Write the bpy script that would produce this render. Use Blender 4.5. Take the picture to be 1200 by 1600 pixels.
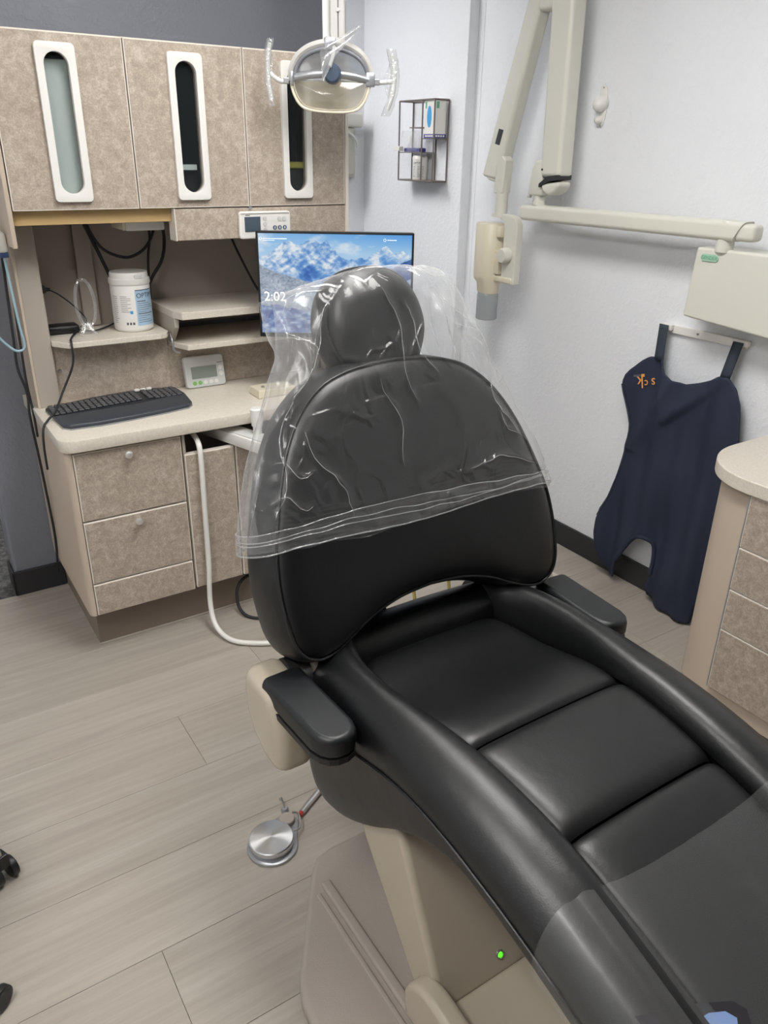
import bpy, bmesh, math, random
import numpy as np
from mathutils import Vector, Matrix, noise
from mathutils.geometry import tessellate_polygon

S = bpy.context.scene
for o in list(bpy.data.objects):
    bpy.data.objects.remove(o)
random.seed(7)
R = math.radians

# ------------------------------------------------------------------ camera
cam_d = bpy.data.cameras.new('camera')
cam = bpy.data.objects.new('camera', cam_d)
S.collection.objects.link(cam)
yaw, pitch, roll = R(33.2), R(-24.85), R(0.95)
fw = Vector((math.sin(yaw) * math.cos(pitch), math.cos(yaw) * math.cos(pitch), math.sin(pitch)))
rt = Vector((math.cos(yaw), -math.sin(yaw), 0))
up = rt.cross(fw)
r2 = rt * math.cos(roll) + up * math.sin(roll)
u2 = up * math.cos(roll) - rt * math.sin(roll)
cam.matrix_world = Matrix(((r2.x, u2.x, -fw.x, 0), (r2.y, u2.y, -fw.y, 0), (r2.z, u2.z, -fw.z, 1.55), (0, 0, 0, 1)))
cam_d.sensor_fit = 'HORIZONTAL'
cam_d.sensor_width = 36.0
cam_d.lens = 1215.0 / 1200.0 * 36.0
cam_d.clip_start = 0.02
S.camera = cam

# ------------------------------------------------------------------ world, exposure
w = bpy.data.worlds.new('world')
S.world = w
w.use_nodes = True
w.node_tree.nodes['Background'].inputs[0].default_value = (0.75, 0.78, 0.85, 1)
w.node_tree.nodes['Background'].inputs[1].default_value = 0.3
S.view_settings.view_transform = 'Standard'
S.view_settings.look = 'None'
S.view_settings.gamma = 1.0
S.view_settings.use_curve_mapping = False
S.view_settings.exposure = 0.0
S.cycles.use_denoising = True
S.cycles.max_bounces = 10
S.cycles.transparent_max_bounces = 24
S.cycles.sample_clamp_indirect = 6.0
PANEL_POWER = 17.5       # emission strength of the ceiling light diffusers

# ------------------------------------------------------------------ materials
MATS = {}


def srgb(r, g, b):
    f = lambda c: (c / 255 / 12.92) if c / 255 <= 0.04045 else ((c / 255 + 0.055) / 1.055) ** 2.4
    return (f(r), f(g), f(b), 1)


class NT:
    def __init__(s, m):
        s.t = m.node_tree
        s.n = s.t.nodes
        s.l = s.t.links

    def new(s, typ, **kw):
        n = s.n.new(typ)
        for k, v in kw.items():
            if k.startswith('i_'):
                key = k[2:].replace('_', ' ')
                n.inputs[key].default_value = v
            else:
                setattr(n, k, v)
        return n

    def link(s, a, b):
        s.l.new(a, b)


def base(name):
    m = bpy.data.materials.new(name)
    m.use_nodes = True
    t = NT(m)
    p = t.n['Principled BSDF']
    MATS[name] = m
    return m, t, p


def plain(name, col, rough=0.5, metal=0.0, bump=0.0, bscale=400, spec=0.5, var=0.0, coat=0.0, trans=0.0, alpha=1.0, emit=None, es=1.0):
    m, t, p = base(name)
    p.inputs['Base Color'].default_value = col
    p.inputs['Roughness'].default_value = rough
    p.inputs['Metallic'].default_value = metal
    p.inputs['Specular IOR Level'].default_value = spec
    p.inputs['Coat Weight'].default_value = coat
    p.inputs['Transmission Weight'].default_value = trans
    p.inputs['Alpha'].default_value = alpha
    if emit:
        p.inputs['Emission Color'].default_value = emit
        p.inputs['Emission Strength'].default_value = es
    tc = t.new('ShaderNodeTexCoord')
    if var:
        nz = t.new('ShaderNodeTexNoise', i_Scale=9.0, i_Detail=4.0)
        t.link(tc.outputs['Object'], nz.inputs['Vector'])
        mx = t.new('ShaderNodeMix', data_type='RGBA')
        mx.inputs[6].default_value = tuple(c * (1 - var) for c in col[:3]) + (1,)
        mx.inputs[7].default_value = tuple(min(1, c * (1 + var)) for c in col[:3]) + (1,)
        t.link(nz.outputs['Fac'], mx.inputs[0])
        t.link(mx.outputs[2], p.inputs['Base Color'])
    if bump:
        nb = t.new('ShaderNodeTexNoise', i_Scale=bscale, i_Detail=3.0)
        t.link(tc.outputs['Object'], nb.inputs['Vector'])
        b = t.new('ShaderNodeBump', i_Strength=bump, i_Distance=0.002)
        t.link(nb.outputs['Fac'], b.inputs['Height'])
        t.link(b.outputs['Normal'], p.inputs['Normal'])
    return m


def wallmat(name, col, rough=0.55, strength=0.35):
    m, t, p = base(name)
    p.inputs['Base Color'].default_value = col
    p.inputs['Roughness'].default_value = rough
    tc = t.new('ShaderNodeTexCoord')
    n1 = t.new('ShaderNodeTexNoise', i_Scale=55.0, i_Detail=5.0, i_Roughness=0.6)
    n2 = t.new('ShaderNodeTexNoise', i_Scale=14.0, i_Detail=3.0)
    for n in (n1, n2):
        t.link(tc.outputs['Object'], n.inputs['Vector'])
    r1 = t.new('ShaderNodeValToRGB')
    r1.color_ramp.elements[0].position = 0.45
    r1.color_ramp.elements[1].position = 0.62
    t.link(n1.outputs['Fac'], r1.inputs['Fac'])
    mu = t.new('ShaderNodeMath', operation='MULTIPLY')
    t.link(r1.outputs['Color'], mu.inputs[0])
    t.link(n2.outputs['Fac'], mu.inputs[1])
    b = t.new('ShaderNodeBump', i_Strength=strength, i_Distance=0.004)
    t.link(mu.outputs[0], b.inputs['Height'])
    t.link(b.outputs['Normal'], p.inputs['Normal'])
    return m


def speckle(name, c0, c1, c2, rough=0.4, scale=28.0, fine=160.0):
    m, t, p = base(name)
    p.inputs['Roughness'].default_value = rough
    tc = t.new('ShaderNodeTexCoord')
    na = t.new('ShaderNodeTexNoise', i_Scale=scale, i_Detail=8.0, i_Roughness=0.72, i_Distortion=0.6)
    nb = t.new('ShaderNodeTexNoise', i_Scale=fine, i_Detail=3.0, i_Roughness=0.6)
    for n in (na, nb):
        t.link(tc.outputs['Object'], n.inputs['Vector'])
    ra = t.new('ShaderNodeValToRGB')
    e = ra.color_ramp.elements
    e[0].position, e[0].color = 0.36, c0
    e[1].position, e[1].color = 0.52, c1
    x = e.new(0.66)
    x.color = c2
    t.link(na.outputs['Fac'], ra.inputs['Fac'])
    mx = t.new('ShaderNodeMix', data_type='RGBA', blend_type='OVERLAY')
    rb = t.new('ShaderNodeValToRGB')
    rb.color_ramp.elements[0].position = 0.38
    rb.color_ramp.elements[0].color = (0.42, 0.42, 0.42, 1)
    rb.color_ramp.elements[1].position = 0.62
    rb.color_ramp.elements[1].color = (0.58, 0.58, 0.58, 1)
    t.link(nb.outputs['Fac'], rb.inputs['Fac'])
    mx.inputs[0].default_value = 0.8
    t.link(ra.outputs['Color'], mx.inputs[6])
    t.link(rb.outputs['Color'], mx.inputs[7])
    t.link(mx.outputs[2], p.inputs['Base Color'])
    return m


def woodmat(name):
    m, t, p = base(name)
    p.inputs['Roughness'].default_value = 0.42
    tc = t.new('ShaderNodeTexCoord')
    oi = t.new('ShaderNodeObjectInfo')
    cx = t.new('ShaderNodeCombineXYZ')
    mm = t.new('ShaderNodeMath', operation='MULTIPLY')
    mm.inputs[1].default_value = 37.0
    t.link(oi.outputs['Random'], mm.inputs[0])
    for i in range(3):
        t.link(mm.outputs[0], cx.inputs[i])
    ad = t.new('ShaderNodeVectorMath', operation='ADD')
    t.link(tc.outputs['Object'], ad.inputs[0])
    t.link(cx.outputs[0], ad.inputs[1])
    mp = t.new('ShaderNodeMapping')
    mp.inputs['Scale'].default_value = (1.1, 13.0, 1.0)
    t.link(ad.outputs[0], mp.inputs['Vector'])
    n1 = t.new('ShaderNodeTexNoise', i_Scale=1.0, i_Detail=10.0, i_Roughness=0.7, i_Distortion=0.7)
    t.link(mp.outputs[0], n1.inputs['Vector'])
    mp2 = t.new('ShaderNodeMapping')
    mp2.inputs['Scale'].default_value = (0.9, 5.0, 1.0)
    t.link(ad.outputs[0], mp2.inputs['Vector'])
    n2 = t.new('ShaderNodeTexWave', wave_type='RINGS', i_Scale=2.2, i_Distortion=7.0, i_Detail=3.0)
    n2.inputs['Detail Scale'].default_value = 0.8
    t.link(mp2.outputs[0], n2.inputs['Vector'])
    mpf = t.new('ShaderNodeMapping')
    mpf.inputs['Scale'].default_value = (7.0, 190.0, 1.0)
    t.link(ad.outputs[0], mpf.inputs['Vector'])
    n3 = t.new('ShaderNodeTexNoise', i_Scale=1.0, i_Detail=3.0)
    t.link(mpf.outputs[0], n3.inputs['Vector'])
    r1 = t.new('ShaderNodeValToRGB')
    e = r1.color_ramp.elements
    e[0].position, e[0].color = 0.20, srgb(152, 144, 134)
    e[1].position, e[1].color = 0.82, srgb(182, 175, 165)
    x = e.new(0.5)
    x.color = srgb(167, 159, 148)
    sm = t.new('ShaderNodeMath', operation='MULTIPLY_ADD')
    sm.inputs[1].default_value = 0.07
    t.link(n2.outputs['Fac'], sm.inputs[0])
    t.link(n1.outputs['Fac'], sm.inputs[2])
    s2 = t.new('ShaderNodeMath', operation='MULTIPLY_ADD')
    s2.inputs[1].default_value = 0.30
    t.link(n3.outputs['Fac'], s2.inputs[0])
    t.link(sm.outputs[0], s2.inputs[2])
    s3 = t.new('ShaderNodeMath', operation='SUBTRACT')
    s3.inputs[1].default_value = 0.185
    t.link(s2.outputs[0], s3.inputs[0])
    t.link(s3.outputs[0], r1.inputs['Fac'])
    hs = t.new('ShaderNodeHueSaturation')
    mr = t.new('ShaderNodeMapRange')
    mr.inputs[3].default_value = 0.93
    mr.inputs[4].default_value = 1.05
    t.link(oi.outputs['Random'], mr.inputs[0])
    t.link(mr.outputs[0], hs.inputs['Value'])
    t.link(r1.outputs['Color'], hs.inputs['Color'])
    t.link(hs.outputs[0], p.inputs['Base Color'])
    b = t.new('ShaderNodeBump', i_Strength=0.12, i_Distance=0.001)
    t.link(n3.outputs['Fac'], b.inputs['Height'])
    t.link(b.outputs['Normal'], p.inputs['Normal'])
    return m


def leathermat(name):
    m, t, p = base(name)
    p.inputs['Base Color'].default_value = srgb(11, 12, 14)
    p.inputs['Roughness'].default_value = 0.40
    p.inputs['Specular IOR Level'].default_value = 0.62
    tc = t.new('ShaderNodeTexCoord')
    v = t.new('ShaderNodeTexVoronoi', i_Scale=420.0)
    n = t.new('ShaderNodeTexNoise', i_Scale=14.0, i_Detail=3.0)
    t.link(tc.outputs['Object'], v.inputs['Vector'])
    t.link(tc.outputs['Object'], n.inputs['Vector'])
    b = t.new('ShaderNodeBump', i_Strength=0.08, i_Distance=0.0012)
    t.link(v.outputs['Distance'], b.inputs['Height'])
    b2 = t.new('ShaderNodeBump', i_Strength=0.12, i_Distance=0.012)
    t.link(n.outputs['Fac'], b2.inputs['Height'])
    t.link(b.outputs['Normal'], b2.inputs['Normal'])
    t.link(b2.outputs['Normal'], p.inputs['Normal'])
    return m


def filmmat(name, haze=0.1, rough=0.2, bump=0.15, gloss=0.05, scale=14.0, col=(0.88, 0.89, 0.90, 1), rim=0.3, crinkle=0.0):
    """thin clear film: see-through, milky where seen edge-on, a weak sheen"""
    m = bpy.data.materials.new(name)
    m.use_nodes = True
    MATS[name] = m
    t = NT(m)
    t.n.remove(t.n['Principled BSDF'])
    out = t.n['Material Output']
    tr = t.new('ShaderNodeBsdfTransparent')
    di = t.new('ShaderNodeBsdfDiffuse')
    di.inputs[0].default_value = col
    tl = t.new('ShaderNodeBsdfTranslucent')
    tl.inputs[0].default_value = col
    gl = t.new('ShaderNodeBsdfAnisotropic')
    gl.inputs['Roughness'].default_value = rough
    gl.inputs['Color'].default_value = (1, 1, 1, 1)
    tc = t.new('ShaderNodeTexCoord')
    n1 = t.new('ShaderNodeTexNoise', i_Scale=scale, i_Detail=2.0, i_Roughness=0.5, i_Distortion=0.6)
    t.link(tc.outputs['Object'], n1.inputs['Vector'])
    b0 = t.new('ShaderNodeBump', i_Strength=bump, i_Distance=0.012)
    t.link(n1.outputs['Fac'], b0.inputs['Height'])
    b = b0
    if crinkle:
        wv = t.new('ShaderNodeVectorMath', operation='MULTIPLY_ADD')
        wv.inputs[1].default_value = (0.16, 0.16, 0.16)
        n2 = t.new('ShaderNodeTexNoise', i_Scale=7.0, i_Detail=2.0)
        t.link(tc.outputs['Object'], n2.inputs['Vector'])
        t.link(n2.outputs['Color'], wv.inputs[0])
        st = t.new('ShaderNodeMapping')
        st.inputs['Scale'].default_value = (1.0, 1.0, 0.55)
        t.link(tc.outputs['Object'], st.inputs['Vector'])
        t.link(st.outputs[0], wv.inputs[2])
        hs = []
        for sc_ in (7.0, 15.0):
            vo = t.new('ShaderNodeTexVoronoi', feature='DISTANCE_TO_EDGE', i_Scale=sc_)
            t.link(wv.outputs[0], vo.inputs['Vector'])
            mr = t.new('ShaderNodeMapRange', interpolation_type='SMOOTHSTEP')
            mr.inputs[2].default_value = 0.16
            mr.inputs[3].default_value = 1.0
            mr.inputs[4].default_value = 0.0
            t.link(vo.outputs['Distance'], mr.inputs[0])
            # only some of the cell edges show as creases
            nm = t.new('ShaderNodeTexNoise', i_Scale=sc_ * 0.45, i_Detail=1.0)
            t.link(tc.outputs['Object'], nm.inputs['Vector'])
            mk_ = t.new('ShaderNodeMapRange')
            mk_.inputs[1].default_value = 0.44
            mk_.inputs[2].default_value = 0.58
            t.link(nm.outputs['Fac'], mk_.inputs[0])
            mu = t.new('ShaderNodeMath', operation='MULTIPLY')
            t.link(mr.outputs[0], mu.inputs[0])
            t.link(mk_.outputs[0], mu.inputs[1])
            hs.append(mu)
        ad = t.new('ShaderNodeMath', operation='ADD')
        t.link(hs[0].outputs[0], ad.inputs[0])
        t.link(hs[1].outputs[0], ad.inputs[1])
        b = t.new('ShaderNodeBump', i_Strength=crinkle, i_Distance=0.006)
        t.link(ad.outputs[0], b.inputs['Height'])
        t.link(b0.outputs['Normal'], b.inputs['Normal'])
    for q in (di, tl, gl):
        t.link(b.outputs['Normal'], q.inputs['Normal'])
    lw = t.new('ShaderNodeLayerWeight', i_Blend=0.5)
    pw = t.new('ShaderNodeMath', operation='POWER')
    pw.inputs[1].default_value = 3.0
    t.link(lw.outputs['Facing'], pw.inputs[0])
    hz = t.new('ShaderNodeMath', operation='MULTIPLY_ADD')
    hz.inputs[1].default_value = rim
    hz.inputs[2].default_value = haze
    t.link(pw.outputs[0], hz.inputs[0])
    gz = t.new('ShaderNodeMath', operation='MULTIPLY_ADD')
    gz.inputs[1].default_value = 0.22
    gz.inputs[2].default_value = gloss
    t.link(pw.outputs[0], gz.inputs[0])
    m1 = t.new('ShaderNodeMixShader')
    m1.inputs[0].default_value = 0.5
    t.link(di.outputs[0], m1.inputs[1])
    t.link(tl.outputs[0], m1.inputs[2])
    m2 = t.new('ShaderNodeMixShader')
    t.link(hz.outputs[0], m2.inputs[0])
    t.link(tr.outputs[0], m2.inputs[1])
    t.link(m1.outputs[0], m2.inputs[2])
    m3 = t.new('ShaderNodeMixShader')
    t.link(gz.outputs[0], m3.inputs[0])
    t.link(m2.outputs[0], m3.inputs[1])
    t.link(gl.outputs[0], m3.inputs[2])
    t.link(m3.outputs[0], out.inputs['Surface'])
    return m


wallmat('wall_white', srgb(232, 234, 238), 0.55, 0.5)
wallmat('wall_grey', srgb(150, 153, 162), 0.4, 0.5)
wallmat('wall_slate', srgb(122, 125, 135), 0.36, 0.4)
wallmat('wall_dim', srgb(70, 70, 73), 0.7, 0.2)  # unseen wall behind the camera, darkened to keep leather reflections low
plain('ceiling', srgb(228, 228, 226), 0.8, bump=0.2, bscale=120)
woodmat('wood')
plain('floor_gap', srgb(122, 113, 104), 0.9)
speckle('carpet', srgb(45, 45, 47), srgb(82, 81, 80), srgb(120, 118, 115), 0.95, 40, 300)
speckle('laminate', srgb(160, 146, 132), srgb(175, 162, 148), srgb(192, 181, 169), 0.4, 42.0, 210.0)
speckle('counter', srgb(207, 199, 185), srgb(215, 207, 194), srgb(223, 216, 204), 0.35, 120, 480)
plain('beige', srgb(196, 180, 163), 0.5, bump=0.06, bscale=500)
plain('greige', srgb(172, 163, 152), 0.5)
plain('edge', srgb(226, 219, 208), 0.4)
plain('niche', srgb(166, 157, 146), 0.6)
plain('toekick', srgb(128, 115, 103), 0.6)
plain('woodrail', srgb(196, 166, 116), 0.55, var=0.15)
plain('plastic_white', srgb(228, 226, 221), 0.35)
plain('plastic_cream', srgb(214, 213, 202), 0.32)
plain('plastic_ivory', srgb(222, 214, 192), 0.35)
plain('plastic_grey', srgb(205, 206, 204), 0.4)
plain('chair_beige', srgb(186, 175, 157), 0.22, coat=0.3)
plain('base_grey', srgb(166, 156, 147), 0.5, bump=0.5, bscale=650)
leathermat('leather')
plain('armpad', srgb(24, 26, 28), 0.42, bump=0.08, bscale=700)
plain('black', srgb(24, 24, 26), 0.45)
plain('black_rubber', srgb(33, 33, 36), 0.6)
plain('dark_base', srgb(42, 43, 46), 0.5)
plain('keyboard', srgb(40, 43, 48), 0.5)
plain('palm', srgb(58, 63, 70), 0.45)
plain('key', srgb(62, 64, 68), 0.45)
plain('lcd', srgb(138, 146, 138), 0.3)
plain('lcd_dark', srgb(72, 84, 96), 0.2)
plain('chrome', (0.75, 0.75, 0.76, 1), 0.2, 1.0)
plain('knob_steel', (0.80, 0.79, 0.77, 1), 0.42, 0.85)
plain('dispenser', srgb(208, 206, 198), 0.4)
plain('lamp_grey', srgb(186, 184, 180), 0.4)
plain('lamp_dark', srgb(112, 114, 120), 0.4)
plain('steel', (0.55, 0.54, 0.53, 1), 0.35, 1.0)
plain('silver', srgb(170, 172, 176), 0.3, 0.6)
plain('rackwire', srgb(112, 104, 100), 0.5)
plain('smoke_glass', srgb(60, 66, 68), 0.08, alpha=0.16)
plain('cabinet_inside', srgb(70, 72, 74), 0.7)
plain('paper', srgb(214, 230, 226), 0.7)
plain('lime', srgb(190, 186, 90), 0.6)
plain('label_blue', srgb(168, 196, 220), 0.5)
plain('label_text', srgb(92, 92, 96), 0.6)
plain('text_dark', srgb(38, 42, 52), 0.6)
plain('blue', srgb(60, 150, 205), 0.5)
plain('navy_print', srgb(66, 66, 140), 0.5)
plain('green_print', srgb(90, 165, 125), 0.5)
plain('green_badge', srgb(160, 196, 172), 0.4)
plain('orange', srgb(232, 160, 80), 0.6)
plain('green_button', srgb(130, 185, 105), 0.4)
plain('steel_blue', srgb(62, 84, 120), 0.3)
plain('teal', srgb(150, 178, 190), 0.4)
plain('tube_yellow', srgb(200, 180, 110), 0.4)
plain('cone_clear', srgb(170, 176, 178), 0.15, alpha=0.7)
plain('fabric_navy', srgb(34, 41, 62), 0.75, bump=0.25, bscale=900)
plain('strap', srgb(48, 56, 68), 0.7)
plain('dispenser_bag', srgb(184, 184, 172), 0.3)
plain('led_green', srgb(60, 200, 40), 0.3, emit=srgb(90, 255, 40), es=1.6)
plain('clear_bag', srgb(225, 228, 232), 0.2, alpha=0.3)
plain('puck', srgb(70, 82, 100), 0.25)
plain('red', srgb(190, 60, 60), 0.4)
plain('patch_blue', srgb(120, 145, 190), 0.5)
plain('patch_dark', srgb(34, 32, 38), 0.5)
filmmat('film_bag', 0.060, 0.22, 0.12, 0.034, 16.0, rim=0.40, crinkle=0.6)
filmmat('film_pleat', 0.10, 0.22, 0.15, 0.03, 12.0, rim=0.40, crinkle=0.5)
filmmat('film_hem', 0.25, 0.2, 0.3, 0.12, 60.0)
filmmat('film_foot', 0.055, 0.32, 0.05, 0.035, 8.0, rim=0.05)
filmmat('film_sleeve', 0.14, 0.1, 0.5, 0.12, 60.0)
filmmat('film_flag', 0.30, 0.15, 0.3, 0.2, 30.0)
filmmat('acrylic', 0.10, 0.06, 0.05, 0.15, 20.0)
filmmat('lamp_shield', 0.10, 0.12, 0.0, 0.05, 5.0, srgb(240, 236, 215))
m, t, p = base('diffuser')
p.inputs['Base Color'].default_value = (0.9, 0.9, 0.9, 1)
p.inputs['Emission Color'].default_value = (1.0, 0.985, 0.96, 1)
p.inputs['Emission Strength'].default_value = PANEL_POWER
# dish of the operatory light: pale mirror
filmmat('reflector', 0.62, 0.12, 0.03, 0.07, 60.0, srgb(226, 238, 252), rim=0.1)
filmmat('reflector_warm', 0.66, 0.15, 0.0, 0.05, 20.0, srgb(222, 214, 192), rim=0.1)
# turned metal disc: radial anisotropy
m, t, p = base('turned_metal')
p.inputs['Base Color'].default_value = (0.78, 0.79, 0.8, 1)
p.inputs['Metallic'].default_value = 1.0
p.inputs['Roughness'].default_value = 0.3
p.inputs['Anisotropic'].default_value = 0.92
tg = t.new('ShaderNodeTangent', direction_type='RADIAL', axis='Z')
t.link(tg.outputs[0], p.inputs['Tangent'])
# screen: colours come from the mesh
m, t, p = base('screen')
p.inputs['Base Color'].default_value = (0.02, 0.02, 0.02, 1)
p.inputs['Roughness'].default_value = 0.3
at = t.new('ShaderNodeAttribute', attribute_name='Col')
t.link(at.outputs['Color'], p.inputs['Emission Color'])
p.inputs['Emission Strength'].default_value = 0.8
plain('screen_text', (0.8, 0.8, 0.8, 1), 0.5, emit=(1, 1, 1, 1), es=0.9)

# ------------------------------------------------------------------ helpers
ORG = {}


def tag(o, label=None, cat=None, group=None, kind=None):
    if label: o['label'] = label
    if cat: o['category'] = cat
    if group: o['group'] = group
    if kind: o['kind'] = kind
    return o


def thing(name, label, cat, loc, group=None):
    o = bpy.data.objects.new(name, None)
    o.empty_display_size = 0.05
    S.collection.objects.link(o)
    o.location = loc
    ORG[o] = Vector(loc)
    return tag(o, label, cat, group)


def mk(name, bm, mat, parent=None, loc=None, smooth=None, wn=False, label=None, cat=None, group=None, kind=None, solid=None):
    org = ORG[parent] if parent is not None else Vector(loc or (0, 0, 0))
    if org.length:
        bmesh.ops.translate(bm, verts=bm.verts, vec=-org)
    me = bpy.data.meshes.new(name)
    bm.to_mesh(me)
    bm.free()
    me.materials.append(MATS[mat])
    if smooth is not None:
        me.polygons.foreach_set('use_smooth', [True] * len(me.polygons))
        me.set_sharp_from_angle(angle=R(smooth))
    o = bpy.data.objects.new(name, me)
    S.collection.objects.link(o)
    if parent is not None:
        o.parent = parent
        ORG[o] = ORG[parent]
    else:
        o.location = org
        ORG[o] = org
    if solid:
        md = o.modifiers.new('solidify', 'SOLIDIFY')
        md.thickness = solid
        md.offset = 0
    if wn:
        md = o.modifiers.new('weighted', 'WEIGHTED_NORMAL')
        md.keep_sharp = True
    return tag(o, label, cat, group, kind)


def BM():
    return bmesh.new()


def merge(dst, src):
    me = bpy.data.meshes.new('tmp')
    src.to_mesh(me)
    dst.from_mesh(me)
    src.free()
    bpy.data.meshes.remove(me)
    return dst


def bevel(bm, r, seg=2, ang=20):
    es = [e for e in bm.edges if len(e.link_faces) == 2 and e.calc_face_angle(0) > R(ang)]
    if es:
        bmesh.ops.bevel(bm, geom=es, offset=r, offset_type='OFFSET', segments=seg, profile=0.5, affect='EDGES', clamp_overlap=True)


def box(lo, hi, r=0.0, seg=2, bm=None, M=None):
    t_ = BM()
    lo, hi = Vector(lo), Vector(hi)
    c, s = (lo + hi) / 2, hi - lo
    bmesh.ops.create_cube(t_, size=1.0, matrix=Matrix.Translation(c) @ Matrix.Diagonal((abs(s.x), abs(s.y), abs(s.z), 1)))
    if r: bevel(t_, r, seg)
    if M is not None: t_.transform(M)
    return t_ if bm is None else merge(bm, t_)


def frame_of(d):
    d = Vector(d).normalized()
    a = Vector((0, 0, 1)) if abs(d.z) < 0.95 else Vector((1, 0, 0))
    u = d.cross(a).normalized()
    return u, d.cross(u).normalized(), d


def cyl(p0, p1, r0, r1=None, n=24, bm=None, bv=0.0):
    r1 = r0 if r1 is None else r1
    t_ = BM()
    p0, p1 = Vector(p0), Vector(p1)
    u, v, d = frame_of(p1 - p0)
    A = [t_.verts.new(p0 + (u * math.cos(2 * math.pi * i / n) + v * math.sin(2 * math.pi * i / n)) * r0) for i in range(n)]
    B = [t_.verts.new(p1 + (u * math.cos(2 * math.pi * i / n) + v * math.sin(2 * math.pi * i / n)) * r1) for i in range(n)]
    for i in range(n):
        j = (i + 1) % n
        t_.faces.new((A[i], A[j], B[j], B[i]))
    t_.faces.new(A[::-1])
    t_.faces.new(B)
    bmesh.ops.recalc_face_normals(t_, faces=t_.faces)
    if bv: bevel(t_, bv, 2, 50)
    return t_ if bm is None else merge(bm, t_)


def lathe(prof, c, axis=(0, 0, 1), n=32, bm=None):
    t_ = BM()
    u, v, d = frame_of(axis)
    c = Vector(c)
    rings = []
    for r, h in prof:
        if r < 1e-5:
            rings.append([t_.verts.new(c + d * h)])
        else:
            rings.append([t_.verts.new(c + d * h + (u * math.cos(2 * math.pi * i / n) + v * math.sin(2 * math.pi * i / n)) * r) for i in range(n)])
    for a, b in zip(rings, rings[1:]):
        for i in range(n):
            j = (i + 1) % n
            if len(a) == 1 and len(b) > 1:
                t_.faces.new((a[0], b[j], b[i]))
            elif len(b) == 1 and len(a) > 1:
                t_.faces.new((a[i], a[j], b[0]))
            elif len(a) > 1:
                t_.faces.new((a[i], a[j], b[j], b[i]))
    bmesh.ops.recalc_face_normals(t_, faces=t_.faces)
    return t_ if bm is None else merge(bm, t_)


def smooth_path(pts, n=8):
    P = [Vector(p) for p in pts]
    if len(P) < 3: return P
    out = []
    Q = [P[0] * 2 - P[1]] + P + [P[-1] * 2 - P[-2]]
    for i in range(1, len(Q) - 2):
        a, b, c, d = Q[i - 1], Q[i], Q[i + 1], Q[i + 2]
        for k in range(n):
            s = k / n
            out.append(0.5 * (2 * b + (c - a) * s + (2 * a - 5 * b + 4 * c - d) * s * s + (3 * b - a - 3 * c + d) * s ** 3))
    return out + [P[-1]]


def tube(pts, r, n=8, sm=8, bm=None, closed=False, flat=None):
    P = smooth_path(pts, sm) if sm else [Vector(p) for p in pts]
    if closed and (P[0] - P[-1]).length < 1e-6: P = P[:-1]
    t_ = BM()
    rings = []
    L = len(P)
    prev = None
    for i in range(L):
        if closed: d = P[(i + 1) % L] - P[i - 1]
        else: d = P[min(i + 1, L - 1)] - P[max(i - 1, 0)]
        d.normalize()
        if prev is None: u, v, _ = frame_of(d)
        else:
            u = (prev - d * prev.dot(d)).normalized()
            v = d.cross(u)
        prev = u
        rr = r[i * len(r) // L] if isinstance(r, (list, tuple)) else r
        a, b = (rr, rr) if flat is None else (rr, rr * flat)
        rings.append([t_.verts.new(P[i] + u * a * math.cos(2 * math.pi * k / n) + v * b * math.sin(2 * math.pi * k / n)) for k in range(n)])
    for i in range(L if closed else L - 1):
        A, B = rings[i], rings[(i + 1) % L]
        for k in range(n):
            j = (k + 1) % n
            t_.faces.new((A[k], A[j], B[j], B[k]))
    if not closed:
        t_.faces.new(rings[0][::-1])
        t_.faces.new(rings[-1])
    bmesh.ops.recalc_face_normals(t_, faces=t_.faces)
    return t_ if bm is None else merge(bm, t_)


def prism(pts, vec, r=0.0, seg=2, bm=None, holes=None):
    """flat outline (3-D points) pushed along vec"""
    t_ = BM()
    loops = [[Vector(p) for p in pts]] + [[Vector(p) for p in h] for h in (holes or [])]
    vec = Vector(vec)
    flat = [p for l in loops for p in l]
    A = [t_.verts.new(p) for p in flat]
    B = [t_.verts.new(p + vec) for p in flat]
    if holes:
        for tri in tessellate_polygon(loops):
            t_.faces.new([A[i] for i in tri])
            t_.faces.new([B[i] for i in tri[::-1]])
    else:
        t_.faces.new(A)
        t_.faces.new(B[::-1])
    o = 0
    for l in loops:
        n = len(l)
        for i in range(n):
            j = (i + 1) % n
            t_.faces.new((A[o + i], A[o + j], B[o + j], B[o + i]))
        o += n
    bmesh.ops.recalc_face_normals(t_, faces=t_.faces)
    if r: bevel(t_, r, seg, 35)
    return t_ if bm is None else merge(bm, t_)


def grid(f, nu, nv, bm=None, us=None, vs=None, closeu=False):
    t_ = BM()
    us = us if us is not None else np.linspace(0, 1, nu)
    vs = vs if vs is not None else np.linspace(0, 1, nv)
    V = [[t_.verts.new(f(float(u), float(v))) for v in vs] for u in us]
    nu = len(us)
    for i in range(nu if closeu else nu - 1):
        for j in range(len(vs) - 1):
            k = (i + 1) % nu
            t_.faces.new((V[i][j], V[k][j], V[k][j + 1], V[i][j + 1]))
    return t_ if bm is None else merge(bm, t_)


def rrect(w_, h_, r, n=6, cx=0.0, cy=0.0):
    out = []
    for sx, sy, a0 in ((1, 1, 0), (-1, 1, 90), (-1, -1, 180), (1, -1, 270)):
        for k in range(n + 1):
            a = R(a0 + 90 * k / n)
            out.append((cx + sx * (w_ / 2 - r) + r * math.cos(a), cy + sy * (h_ / 2 - r) + r * math.sin(a)))
    return out


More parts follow.
